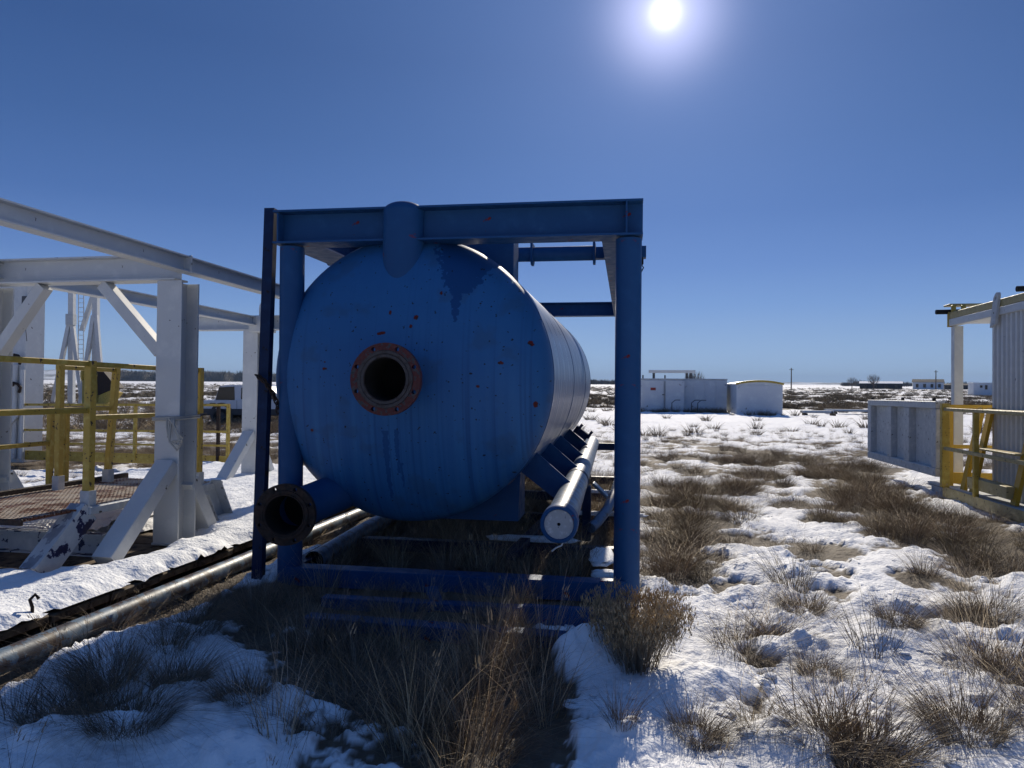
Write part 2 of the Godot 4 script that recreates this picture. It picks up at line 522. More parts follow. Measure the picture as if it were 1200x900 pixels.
func fill_grass_grid() -> void:
	grass_grid.resize(GX * GD)
	for g in GRASS:
		var reach: float = g[2] * 1.45
		for j in range(maxi(0, int((g[1] - reach) * 10.0)), mini(GD, int((g[1] + reach) * 10.0) + 2)):
			for i in range(maxi(0, int((g[0] - reach + 26.0) * 10.0)), mini(GX, int((g[0] + reach + 26.0) * 10.0) + 2)):
				var dx: float = i * 0.1 - 26.0 - g[0]
				var dd: float = (j * 0.1 - g[1]) * 0.9
				var w: float = g[3] * (1.0 - smoothstep(0.25, 1.6, (dx * dx + dd * dd) / (g[2] * g[2])))
				grass_grid[j * GX + i] = maxf(grass_grid[j * GX + i], w)
	for j in range(0, GD):
		for i in GX:
			var k := j * GX + i
			if grass_grid[k] > 0.0 and (i > 267 or j > 60 or i < 235):
				grass_grid[k] *= clampf(1.12 + 1.7 * n_mid.get_noise_2d((i * 0.1 - 26.0) * 0.55, j * 0.055), 0.12, 1.0)
	var inv := fT.affine_inverse()
	for j in range(40, 145):
		for i in range(215, 310):
			var l := inv * Vector3(i * 0.1 - 26.0, 0, -j * 0.1)
			if l.x > -2.75 and l.x < 0.1 and -l.z > 5.5 and -l.z < 13.5:
				grass_grid[j * GX + i] = maxf(grass_grid[j * GX + i], 0.95)

func grass_at(x: float, d: float) -> float:
	var u := (x + 26.0) * 10.0
	var w := d * 10.0
	if u < 0.0 or w < 0.0 or u >= GX - 1 or w >= GD - 1:
		return 0.0
	var i := int(u)
	var j := int(w)
	var k := j * GX + i
	var fu := u - i
	return lerpf(lerpf(grass_grid[k], grass_grid[k + 1], fu), lerpf(grass_grid[k + GX], grass_grid[k + GX + 1], fu), w - j)

func base_h(d: float) -> float:
	return -0.019 * clampf(d - 3.0, 0.0, 25.0)

func snow_at(x: float, d: float) -> float:
	var r := sqrt(x * x + d * d)
	var nz := n_cov.get_noise_2d(x, d)
	if r < 60.0:
		var s := (0.75 if d < 5.5 else 0.66) + nz * 0.75 - grass_at(x, d) * (1.3 if d > 5.4 or x > 0.9 else 0.88) + n_mid.get_noise_2d(x * 1.7, d * 1.7) * 0.30
		for e in HUMPS:
			var q2: float = ((x - e[0]) * (x - e[0]) + (d - e[1]) * (d - e[1]) * 1.5) / (e[2] * e[2])
			if q2 < 1.6:
				s += 0.6 * (1.0 - q2 / 1.6)
		var lx := x * 0.98264 - d * 0.18552
		if lx < -3.3 and lx > -9.1 and d > -2.0 and d < 13.5:
			s -= 1.2 * smoothstep(-3.25, -3.5, lx)
		if r > 14.0 and d > 0.0:
			var bare := 0.35 * smoothstep(14.0, 20.0, r) * (1.0 - smoothstep(24.0, 32.0, r))
			if x < -3.0:
				bare += 0.25 * smoothstep(13.0, 18.0, r)
			s -= bare * (0.6 + n_cov2.get_noise_2d(x * 3.0, d * 3.0))
			s += 0.22 * smoothstep(26.0, 33.0, r) * (1.0 - smoothstep(50.0, 60.0, r)) * float(x > 0.0)
		return s
	return 0.60 + n_cov.get_noise_2d(x * 0.35, d * 0.2) * 0.75 + n_cov2.get_noise_2d(x, d * 0.5) * 0.7 - 0.10 * float(r > 60.0 and r < 330.0) + 0.35 * smoothstep(330.0, 700.0, r)

func ground_h(x: float, d: float) -> float:
	var r := sqrt(x * x + d * d)
	var h := base_h(d)
	var s := smoothstep(0.25, 0.6, snow_at(x, d))
	var rough := 0.55 + 0.6 * n_cov2.get_noise_2d(x * 12.0, d * 12.0)
	h += n_big.get_noise_2d(x, d) * 0.055
	if r < 8.0:
		for e in HUMPS:
			var q2: float = ((x - e[0]) * (x - e[0]) + (d - e[1]) * (d - e[1]) * 1.5) / (e[2] * e[2])
			if q2 < 4.0:
				h += e[3] * exp(-q2 * q2 * 0.7 - q2 * 0.3) * (0.8 + 0.7 * n_mid.get_noise_2d(x, d))
	if r < 60.0:
		h += s * (0.035 + absf(n_mid.get_noise_2d(x, d)) * 0.085 * rough + maxf(n_small.get_noise_2d(x, d), -0.2) * 0.035 * rough)
		h += (1.0 - s) * n_small.get_noise_2d(x, d) * 0.02
	else:
		h += n_cov2.get_noise_2d(x, d) * 0.25 * smoothstep(60.0, 120.0, r)
	return h

func build_ground() -> void:
	var an := PackedFloat32Array()
	var a := -180.0
	while a < 180.0:
		an.append(deg_to_rad(a))
		a += 0.25 if absf(a + 0.01) < 48.0 else 4.0
	var ra := PackedFloat32Array([0.02])
	var r := 0.5
	while r < 8000.0:
		ra.append(r)
		r *= 1.12 if r < 2.0 else (1.0085 if r < 40.0 else 1.02)
	var nc := an.size()
	var nr := ra.size()
	var v := PackedVector3Array()
	var c := PackedColorArray()
	var nn := PackedVector3Array()
	var idx := PackedInt32Array()
	v.resize(nc * nr)
	c.resize(nc * nr)
	nn.resize(nc * nr)
	for i in nr:
		for j in nc:
			var x := sin(an[j]) * ra[i]
			var d := cos(an[j]) * ra[i]
			var s := snow_at(x, d) + n_small.get_noise_2d(x * 1.5, d * 1.5) * 0.16
			var k := i * nc + j
			v[k] = Vector3(x, ground_h(x, d), -d)
			var f := smoothstep(0.30, 0.44, s)
			var t := n_mid.get_noise_2d(x * 3.0 + 40.0, d * 3.0) * 0.5 + 0.5
			var soil := Vector3(0.07, 0.052, 0.036).lerp(Vector3(0.16, 0.125, 0.085), t)
			if ra[i] > 60.0:
				soil = Vector3(0.12, 0.10, 0.075).lerp(Vector3(0.20, 0.165, 0.12), t)
			var w := soil.lerp(Vector3(0.88, 0.89, 0.90), f)
			c[k] = Color(w.x, w.y, w.z)
	for i in nr:
		for j in nc:
			var k := i * nc + j
			var e := v[mini(i + 1, nr - 1) * nc + j] - v[maxi(i - 1, 0) * nc + j]
			var s := v[i * nc + (j + 1) % nc] - v[i * nc + (j + nc - 1) % nc]
			var m := s.cross(e).normalized()
			nn[k] = m if m.y > 0 else -m
			if i < nr - 1:
				var j2 := (j + 1) % nc
				var p := i * nc + j2
				idx.append_array(PackedInt32Array([k, k + nc, p + nc, k, p + nc, p]))
	if (v[idx[30002]] - v[idx[30000]]).cross(v[idx[30001]] - v[idx[30000]]).y < 0:
		idx.reverse()
	var ar := []
	ar.resize(Mesh.ARRAY_MAX)
	ar[Mesh.ARRAY_VERTEX] = v
	ar[Mesh.ARRAY_NORMAL] = nn
	ar[Mesh.ARRAY_COLOR] = c
	ar[Mesh.ARRAY_INDEX] = idx
	var me := ArrayMesh.new()
	me.add_surface_from_arrays(Mesh.PRIMITIVE_TRIANGLES, ar)
	struct_mesh("ground", me, M.ground)

func build_hills() -> void:
	# low snow-streaked ridges beyond the plain
	for band in [[3600.0, 58.0, -62.0, -6.0, 201, 0.5], [5200.0, 96.0, -62.0, -14.0, 202, 0.55], [5600.0, 24.0, -16.0, 60.0, 203, 0.5]]:
		var mb := MB.new()
		var f := noise(band[4], 0.0011, 4)
		var g := noise(band[4] + 20, 0.004, 4)
		var na := 220
		var nr := 12
		for i in nr:
			for j in na + 1:
				var t := float(j) / na
				var az: float = deg_to_rad(lerpf(band[2], band[3], t))
				var r: float = band[0] + i * 75.0
				var x := sin(az) * r
				var z := -cos(az) * r
				var edge := smoothstep(0.0, 0.22, t) * (1.0 - smoothstep(0.72, 1.0, t)) if band[1] > 30.0 else 1.0
				var up := sin(PI * 0.5 * i / (nr - 1.0))
				var h: float = -4.0 + band[1] * up * (0.72 + 0.5 * f.get_noise_2d(x, z)) * edge + g.get_noise_2d(x, z) * 7.0 * up * edge
				mb.v.append(Vector3(x, h, z))
				var s := smoothstep(0.35, 0.62, 0.52 + g.get_noise_2d(x * 1.3, z * 0.7) * 0.9)
				var w := Vector3(0.15, 0.14, 0.12).lerp(Vector3(0.72, 0.74, 0.76), s)
				mb.c.append(Color(w.x, w.y, w.z))
		for i in nr:
			for j in na + 1:
				var k := i * (na + 1) + j
				var e := mb.v[mini(i + 1, nr - 1) * (na + 1) + j] - mb.v[maxi(i - 1, 0) * (na + 1) + j]
				var s2 := mb.v[i * (na + 1) + mini(j + 1, na)] - mb.v[i * (na + 1) + maxi(j - 1, 0)]
				var m := s2.cross(e).normalized()
				mb.n.append(m if m.y > 0 else -m)
				if i < nr - 1 and j < na:
					mb.idx.append_array(PackedInt32Array([k, k + na + 1, k + na + 2, k, k + na + 2, k + 1]))
		struct_mesh("hills", mb.mesh(), M.hill)

# ------------------------------------------------------------------ dry grass
const STRAW := [Vector3(0.44, 0.355, 0.24), Vector3(0.34, 0.265, 0.18), Vector3(0.25, 0.195, 0.135), Vector3(0.18, 0.145, 0.11), Vector3(0.28, 0.25, 0.205)]

func blade(mb: MB, p0: Vector3, dir: Vector3, h: float, lean: float, droop: float, wind: Vector3, w: float, col: Vector3, seg := 4) -> void:
	var side := Vector3(dir.z, 0, -dir.x).rotated(Vector3.UP, rng.randf_range(-1.2, 1.2))
	var k := mb.v.size()
	var kink := Vector3(rng.randf_range(-1, 1), rng.randf_range(-0.6, 0.1), rng.randf_range(-1, 1)) * (0.35 if rng.randf() < 0.5 and seg > 3 else 0.0)
	for i in seg + 1:
		var t := float(i) / seg
		var p := p0 + Vector3.UP * h * (t - 0.38 * droop * t * t) + dir * h * (lean * t + droop * t * t) + wind * h * t * t
		p.y = maxf(p.y, p0.y + 0.012 * t)
		p += kink * h * maxf(0.0, t - 0.45) * 0.9
		p.y = maxf(p.y, p0.y + 0.012 * t)
		var ww := w * (1.0 - 0.85 * t)
		mb.v.append(p - side * ww * 0.5)
		mb.v.append(p + side * ww * 0.5)
		var m := (dir * 0.8 + Vector3.UP * 0.25).normalized()
		mb.n.append(m)
		mb.n.append(m)
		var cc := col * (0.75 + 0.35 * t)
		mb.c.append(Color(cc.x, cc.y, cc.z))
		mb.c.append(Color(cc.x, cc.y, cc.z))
	for i in seg:
		var b := k + i * 2
		mb.idx.append_array(PackedInt32Array([b, b + 1, b + 3, b, b + 3, b + 2]))

func tuft(sd: int, cnt: int, r0: float, h0: float, h1: float, lean: float, droop: float, wind: Vector3, w: float, dark := 0.0, heads := 0.0) -> MB:
	rng.seed = sd
	var mb := MB.new()
	for i in cnt:
		var a := rng.randf() * TAU
		var rr := sqrt(rng.randf()) * r0
		var d2 := a + rng.randf_range(-0.9, 0.9)
		var dir := Vector3(cos(d2), 0, sin(d2))
		var ci := rng.randi_range(0, 4)
		var col: Vector3 = STRAW[ci] * rng.randf_range(0.75, 1.15) * (1.0 - dark)
		var h := rng.randf_range(h0, h1)
		var p0 := Vector3(cos(a) * rr, -0.03, sin(a) * rr)
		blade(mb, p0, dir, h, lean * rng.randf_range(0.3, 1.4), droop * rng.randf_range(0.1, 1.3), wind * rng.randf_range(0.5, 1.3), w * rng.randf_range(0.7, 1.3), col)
		if rng.randf() < heads:
			# a seed head near the stem's tip
			var tip := mb.v[mb.v.size() - 1]
			for q2 in 5:
				var o := Vector3(rng.randf_range(-1, 1), rng.randf_range(-0.4, 1.6), rng.randf_range(-1, 1)) * 0.018
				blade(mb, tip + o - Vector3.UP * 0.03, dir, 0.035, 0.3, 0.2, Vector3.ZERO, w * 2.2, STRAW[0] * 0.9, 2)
	return mb

func scatter(called: String, me: Mesh, list: Array, label: String, cat: String, mat: Material = null) -> void:
	if list.is_empty():
		return
	var mm := MultiMesh.new()
	mm.transform_format = MultiMesh.TRANSFORM_3D
	mm.use_colors = true
	mm.mesh = me
	mm.instance_count = list.size()
	for i in list.size():
		mm.set_instance_transform(i, list[i][0])
		mm.set_instance_color(i, list[i][1])
	var o := MultiMeshInstance3D.new()
	o.name = numbered(called)
	o.multimesh = mm
	o.material_override = mat if mat else M.straw
	add_child(o)
	o.set_meta("kind", "stuff")
	put_meta(o, label, cat)

func blocked(x: float, d: float) -> bool:
	var s := fS.affine_inverse() * Vector3(x, 0, -d)
	if s.x < -3.55 and s.x > -9.5 and -s.z > 0.5 and -s.z < 12.9:
		return true
	var c := fC.affine_inverse() * Vector3(x, 0, -d)
	if c.x > 4.62 and c.x < 9.0 and -c.z > 3.0 and -c.z < 16.6:
		return true
	if x > 9.0 and x < 24.0 and d > 47.0 and d < 62.0:
		return true
	return false

func place_tuft(x: float, d: float, s: float, squash := 1.0) -> Transform3D:
	var b := Basis(Vector3.UP, rng.randf() * TAU).scaled(Vector3(s, s * squash, s))
	return Transform3D(b, Vector3(x, ground_h(x, d) - 0.01, -d))

func build_grass() -> void:
	var tall := [tuft(1, 90, 0.12, 0.14, 0.56, 0.3, 0.35, Vector3(0.1, 0, 0), 0.004, -0.5, 0.03), tuft(2, 80, 0.15, 0.10, 0.44, 0.5, 0.7, Vector3(0.1, 0, 0.1), 0.004, -0.4, 0.0)]
	var bunch := [tuft(3, 260, 0.13, 0.10, 0.40, 0.5, 0.7, Vector3(0.25, 0, 0.1), 0.0036), tuft(4, 240, 0.16, 0.10, 0.36, 0.6, 1.0, Vector3(-0.1, 0, 0.2), 0.0036, 0.12), tuft(5, 220, 0.11, 0.14, 0.46, 0.35, 0.6, Vector3(0.15, 0, -0.1), 0.0036, 0.15), tuft(15, 240, 0.15, 0.06, 0.34, 0.7, 1.2, Vector3(0.3, 0, 0.0), 0.0038, 0.05), tuft(16, 200, 0.10, 0.12, 0.42, 0.4, 0.9, Vector3(0.1, 0, 0.3), 0.0034, 0.2)]
	var wisp := [tuft(6, 12, 0.10, 0.10, 0.34, 0.3, 0.3, Vector3.ZERO, 0.0034), tuft(7, 9, 0.07, 0.18, 0.5, 0.2, 0.15, Vector3.ZERO, 0.003, 0.0, 0.4)]
	var mat_ := [tuft(8, 130, 0.22, 0.08, 0.28, 0.9, 0.9, Vector3(0.2, 0, 0), 0.0045)]
	var lists := {}
	for k in ["t0", "t1", "b0", "b1", "b2", "b3", "b4", "w0", "w1", "m0"]:
		lists[k] = []
	rng.seed = 77
	var made := []
	# near field
	for n in 60000:
		var d := 2.3 + 29.0 * pow(rng.randf(), 0.62)
		var x := rng.randf_range(-1.0, 1.0) * (d * 0.86 + 1.2)
		var g := grass_at(x, d)
		var area := (d * 1.72 + 2.4)
		# candidates per square metre fall with distance
		var cand: float = 60000.0 * (1.0 / 0.62) * pow((d - 2.3) / 29.0 + 0.002, 0.613) / 29.0 / area
		var want := g * g * (26.0 if d < 5.9 and absf(x + 0.9) < 1.9 else 24.0)
		var hi := g
		if want < 0.4:
			var sn := snow_at(x, d)
			want = 2.4 + 9.0 * (1.0 - smoothstep(0.2, 0.5, sn))
			hi = 0.0
			if d > 13.0:
				want += 0.8
		if rng.randf() > want / cand or blocked(x, d):
			continue
		var tint := rng.randf_range(0.72, 1.1)
		var col := Color(tint, tint * rng.randf_range(0.94, 1.02), tint * rng.randf_range(0.86, 1.05))
		var l := fT.affine_inverse() * Vector3(x, 0, -d)
		var front := l.x > -3.1 and l.x < 0.35 and -l.z > 2.2 and -l.z < 13.5
		var key := ""
		var s := rng.randf_range(0.7, 1.2)
		if front and g > 0.3:
			key = "t%d" % rng.randi_range(0, 1) if rng.randf() < 0.7 else "b%d" % rng.randi_range(0, 4)
			if -l.z > 4.4 and -l.z <= 5.1:
				s *= 0.75 if -l.z < 4.9 else 0.55
			if -l.z > 5.1:
				s *= (0.36 if rng.randf() < 0.75 else 0.75) if -l.z < 5.9 else 0.85
		elif hi > 0.25:
			key = "b%d" % rng.randi_range(0, 4) if rng.randf() < 0.82 else "m0"
		else:
			var u := rng.randf()
			var bare := snow_at(x, d) < 0.36
			key = "w%d" % rng.randi_range(0, 1) if u < (0.3 if bare else 0.72) else ("b%d" % rng.randi_range(0, 4) if u < (0.45 if bare else 0.88) else "m0")
			s *= 0.7
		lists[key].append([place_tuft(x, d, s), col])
	var note := {"t": "tall dry grass standing round and in front of the blue frame", "b": "brown bunch grass growing through the snow", "w": "thin dry stems poking out of the snow", "m": "flattened brown grass lying on the snow"}
	var grp := {"t0": tall[0], "t1": tall[1], "b0": bunch[0], "b1": bunch[1], "b2": bunch[2], "b3": bunch[3], "b4": bunch[4], "w0": wisp[0], "w1": wisp[1], "m0": mat_[0]}
	var nm := {"t": "tall_grass", "b": "bunch_grass", "w": "grass_stems", "m": "flattened_grass"}
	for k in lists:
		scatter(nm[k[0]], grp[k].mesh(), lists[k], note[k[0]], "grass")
	# sagebrush and grass clumps over the plain
	var sage := tuft(9, 60, 0.28, 0.12, 0.40, 0.8, 0.5, Vector3.ZERO, 0.05, 0.3).mesh()
	var clump := tuft(10, 60, 0.2, 0.2, 0.5, 0.5, 0.5, Vector3.ZERO, 0.022, 0.0).mesh()
	var far_list := []
	var mid_list := []
	rng.seed = 91
	for k in 60:
		var ax := rng.randf_range(8.8, 18.6)
		var ad := (51.2 if ax < 15.4 else 47.4) - (ax - 13.0) * 0.12 + rng.randf_range(-0.6, 0.3)
		var at_ := rng.randf_range(0.5, 0.9)
		mid_list.append([place_tuft(ax, ad, rng.randf_range(0.5, 1.3)), Color(at_, at_ * 0.97, at_ * 0.9)])
	for n in 30000:
		var d := exp(lerpf(log(28.0), log(420.0), rng.randf()))
		var x := rng.randf_range(-1.0, 1.0) * d * 0.9
		if blocked(x, d):
			continue
		var sn := snow_at(x, d)
		var open := d > 28.0 and d < 52.0 and x > -2.0
		var pr := 0.10 + 0.9 * (1.0 - smoothstep(0.3, 0.6, sn))
		if open:
			pr *= 0.25
		if rng.randf() > pr:
			continue
		var t := rng.randf_range(0.6, 1.1)
		var tr := place_tuft(x, d, rng.randf_range(0.6, 1.5) * (1.0 if d < 60.0 else 1.25), 0.85)
		if d < 60.0 or rng.randf() < 0.25:
			mid_list.append([tr, Color(t, t * 0.98, t * 0.92)])
		else:
			far_list.append([tr, Color(t * 0.8, t * 0.82, t * 0.8)])
	scatter("grass_clumps", clump, mid_list, "brown grass clumps dotted over the snowy plain", "grass")
	scatter("sagebrush", sage, far_list, "dark sagebrush covering the far plain", "sagebrush")

# ------------------------------------------------------------------ the blue tank and its frame
func dome_profile(R: float, b: float, steps := 14) -> Array:
	var p := []
	for i in steps + 1:
		var a := PI * 0.5 * i / steps
		p.append(Vector2(R * sin(a), b * cos(a)))
	return p

func flange_set(parent: Node, o: Vector3, axis: Vector3, R: float, bore: float, neck_end: Vector3, neck_r: float, neck_mat: Material, mat: Material, face_mat: Material) -> void:
	var mb := MB.new()
	mb.holed_disc(bore, R, R * 0.885, 8, R * 0.062, 0.05, o - axis * 0.03, axis)
	var fl := part(parent, "flange", mb, mat)
	mb = MB.new()
	mb.lathe([Vector2(bore, 0.0), Vector2(bore + 0.006, 0.010), Vector2(R * 0.68, 0.010), Vector2(R * 0.69, 0.006), Vector2(R * 0.71, 0.010), Vector2(R * 0.79, 0.010), Vector2(R * 0.80, 0.0)], o - axis * 0.006, axis, 40)
	part(fl, "raised_face", mb, face_mat)
	mb = MB.new()
	mb.lathe([Vector2(bore * 0.99, -0.36), Vector2(bore * 0.99, 0.0)], o, axis, 32)
	mb.lathe([Vector2(0.0, -0.36), Vector2(bore, -0.36)], o, axis, 32)
	part(fl, "bore", mb, M.void)
	if neck_r > 0.0:
		mb = MB.new()
		mb.lathe([Vector2(R * 0.8, -0.055), Vector2(neck_r * 1.12, -0.075), Vector2(neck_r, -0.14)], o, axis, 32)
		mb.tube([o - axis * 0.12, neck_end], neck_r, 32, false)
		part(parent, "nozzle_neck", mb, neck_mat)

func build_tank() -> void:
	var t := thing("pressure_tank", "huge blue horizontal cylindrical tank with rusty flanged opening in its domed end", "tank", fT, -1.78, 0.45, 5.85)
	var R := 1.212
	var cx := -1.798
	var cy := 1.705
	var z := Vector3(0, 0, 1)
	# shell
	var mb := MB.new()
	var seg := 96
	var rows := [5.85, 5.9, 7.9, 9.9, 12.0, 12.1]
	for i in rows.size():
		for j in seg + 1:
			var a := TAU * j / seg
			mb.v.append(q(cx + cos(a) * R, cy + sin(a) * R, rows[i]))
			mb.n.append(Vector3(cos(a), sin(a), 0))
			mb.uv.append(Vector2(rows[i] * 0.55, a * 0.10))
	for i in rows.size() - 1:
		for j in seg:
			var k := i * (seg + 1) + j
			mb.idx.append_array(PackedInt32Array([k, k + seg + 1, k + seg + 2, k, k + seg + 2, k + 1]))
	var shell := StandardMaterial3D.new()
	shell.albedo_texture = ntex(41, 0.02, 5, [[0.0, Color(0.07, 0.23, 0.42)], [0.35, Color(0.11, 0.29, 0.50)], [0.6, Color(0.19, 0.36, 0.55)], [1.0, Color(0.32, 0.46, 0.61)]])
	shell.uv1_scale = Vector3(3.0, 1.0, 1.0)
	shell.roughness_texture = ntex(42, 0.02, 4, [[0.0, Color(0.25, 0, 0)], [1.0, Color(0.5, 0, 0)]], 256)
	shell.roughness_texture_channel = BaseMaterial3D.TEXTURE_CHANNEL_RED
	part(t, "tank_shell", mb, shell)
	# domed ends
	var head := StandardMaterial3D.new()
	head.albedo_texture = head_texture()
	head.roughness = 0.55
	head.metallic_specular = 0.35
	head.texture_repeat = false
	mb = MB.new()
	mb.lathe(dome_profile(R, 0.575), q(cx, cy, 5.85), z, 96, true)
	for p in mb.v:
		var w := p + org
		mb.uv.append(Vector2(0.5 + (w.x - cx) / R * 0.499, 0.5 - (w.y - cy) / R * 0.499))
	part(t, "domed_head", mb, head)
	mb = MB.new()
	mb.lathe(dome_profile(R, 0.575), q(cx, cy, 12.1), -z, 64, true)
	part(t, "rear_head", mb, M.blue)
	# weld seams round the shell
	for lf in [5.865, 8.2, 10.6, 12.08]:
		mb = MB.new()
		mb.lathe([Vector2(R - 0.002, -0.014), Vector2(R + 0.004, -0.006), Vector2(R + 0.004, 0.006), Vector2(R - 0.002, 0.014)], q(cx, cy, lf), z, 96, true)
		part(t, "weld_seam", mb, M.blue)
	# flanged opening in the head
	flange_set(t, q(-1.70, 1.69, 4.86), z, 0.262, 0.153, q(-1.70, 1.69, 5.36), 0.165, M.blue, M.flange, M.bare)
	# capped stub rising from the top of the head
	mb = MB.new()
	mb.lathe([Vector2(0.168, -1.0), Vector2(0.168, 0.0)], q(-1.80, 3.06, 5.585), Vector3.UP, 40)
	var stub := part(t, "capped_stub_pipe", mb, M.blue)
	mb = MB.new()
	mb.lathe(dome_profile(0.168, 0.085, 8), q(-1.80, 3.06, 5.585), Vector3.UP, 40, true)
	part(stub, "round_cap", mb, M.blue)
	# elbow pipe with a rusty flange low on the left
	var zz := Vector3(0.12, 0.02, 1).normalized()
	flange_set(t, q(-2.53, 0.664, 5.0), zz, 0.232, 0.143, q(-2.53, 0.664, 5.2), 0.0, M.blue, M.rust, M.rust)
	mb = MB.new()
	mb.tube([q(-2.535, 0.664, 5.05), q(-2.55, 0.66, 5.2), q(-2.54, 0.67, 5.36), q(-2.48, 0.70, 5.54), q(-2.36, 0.755, 5.72), q(-2.2, 0.83, 5.88), q(-1.75, 1.05, 6.32)], 0.16, 28, false)
	part(t, "elbow_pipe", mb, M.blue)
	# saddles
	for lf in [6.2, 11.4]:
		mb = MB.new()
		var poly := PackedVector2Array([Vector2(0.0, 0.455), Vector2(0.87, 0.455)])
		for i in 13:
			var a := lerpf(0.0, 0.82, 1.0 - i / 12.0)
			poly.append(Vector2(sin(a) * (R + 0.004), cy - cos(a) * (R + 0.004)))
		mb.plate(poly, q(cx, 0, lf), Vector3.RIGHT, Vector3.UP, 0.03)
		mb.box(q(cx + 0.865, 0.665, lf + 0.19), Vector3(0.024, 0.42, 0.34))
		part(t, "saddle", mb, M.blue)
	for x in [-2.35, -1.2]:
		mb = MB.new()
		mb.box(q(x, 0.34, 11.0), Vector3(0.14, 0.5, 0.3))
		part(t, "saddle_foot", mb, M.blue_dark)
	# lifting block on the shell, just behind the head
	mb = MB.new()
	mb.box(q(-1.30, 2.79, 6.5), Vector3(0.58, 0.44, 0.3))
	part(t, "lifting_block", mb, M.blue)

func build_header_pipe() -> void:
	var t := thing("header_pipe", "long blue pipe with white round end plate running low along the tank's right side", "pipe", fT, -0.46, 0.57, 4.9)
	var x0 := -0.45
	var x1 := -0.55
	var y := 0.69
	var r := 0.116
	var mb := MB.new()
	mb.tube([q(x0, y, 5.02), q(lerpf(x0, x1, 0.5), y, 8.5), q(x1, y, 12.0)], r, 36)
	part(t, "pipe", mb, M.blue_worn)
	mb = MB.new()
	mb.lathe([Vector2(r, -0.16), Vector2(r + 0.016, -0.15), Vector2(r + 0.016, -0.015), Vector2(r + 0.010, 0.0), Vector2(r - 0.008, 0.004), Vector2(r - 0.014, -0.014)], q(x0, y, 4.9), Vector3(0, 0, 1), 36)
	var col := part(t, "end_collar", mb, M.blue)
	mb = MB.new()
	mb.lathe([Vector2(0.011, -0.018), Vector2(0.012, -0.010), Vector2(r - 0.014, -0.010)], q(x0, y, 4.9), Vector3(0, 0, 1), 36)
	part(col, "end_plate", mb, M.endplate)
	mb = MB.new()
	mb.lathe([Vector2(0.0, -0.03), Vector2(0.012, -0.018)], q(x0, y, 4.9), Vector3(0, 0, 1), 12)
	part(col, "plug_hole", mb, M.void)
	mb = MB.new()
	mb.lathe([Vector2(r, -0.05), Vector2(r + 0.006, -0.04), Vector2(r + 0.006, 0.04), Vector2(r, 0.05)], q(x0 - 0.03, y, 7.2), Vector3(0, 0, 1), 32)
	part(t, "weld_band", mb, M.blue_dark)
	mb = MB.new()
	mb.tube([q(x0 + 0.03, y - r, 4.93), q(x0 + 0.02, y - r - 0.03, 4.92), q(x0 - 0.02, y - r - 0.05, 4.92), q(x0 - 0.05, y - r - 0.075, 4.92)], 0.006, 6)
	part(t, "bent_wire", mb, M.white_worn)
	# slanted bracket plates from the tank to the pipe
	for lf in [6.25, 7.45, 8.75, 10.3]:
		var px := lerpf(x0, x1, (lf - 4.9) / 7.1)
		mb = MB.new()
		var d := Vector2(0.80, -0.60).normalized()
		var nn := Vector2(0.60, 0.80)
		var e := Vector2(px, y) + Vector2(-0.03, 0.06)
		var st := e - d * 0.66
		mb.plate(PackedVector2Array([st + nn * 0.10, e + nn * 0.06, e - nn * 0.14, st - nn * 0.14]), q(0, 0, lf), Vector3.RIGHT, Vector3.UP, 0.02)
		part(t, "bracket_plate", mb, M.blue)
		mb = MB.new()
		var c3 := st.lerp(e, 0.5)
		mb.box(q(c3.x - nn.x * 0.03, c3.y - nn.y * 0.03, lf + 0.08), Vector3(0.62, 0.02, 0.14), Basis(Vector3(0, 0, 1), atan2(d.y, d.x)), 0.002)
		part(t, "bracket_rib", mb, M.blue_dark)
	# clamp with bolts on the farthest bracket
	mb = MB.new()
	mb.box(q(-0.62, 0.98, 10.2), Vector3(0.22, 0.10, 0.16), Basis(Vector3(0, 0, 1), -0.64))
	for s in [-0.07, 0.07]:
		mb.tube([q(-0.60 + s, 0.96 - s * 0.7, 10.1), q(-0.53 + s, 1.06 - s * 0.7, 10.1)], 0.022, 6)
	part(t, "bolted_clamp", mb, M.blue_dark)
	# leg under the pipe
	mb = MB.new()
	mb.box(q(-0.40, 0.30, 7.6), Vector3(0.09, 0.58, 0.12))
	part(t, "support_leg", mb, M.blue_dark)
	mb = MB.new()
	mb.tube([q(-0.33, 0.24, 7.1), q(-0.28, 0.27, 7.2), q(-0.18, 0.36, 7.5), q(-0.10, 0.50, 7.9), q(-0.06, 0.62, 8.2)], 0.052, 14)
	mb.box(q(-0.19, 0.33, 8.5), Vector3(0.5, 0.03, 0.2), Basis(Vector3(0, 0, 1), -0.75))
	part(t, "drain_pipe", mb, M.blue_worn)

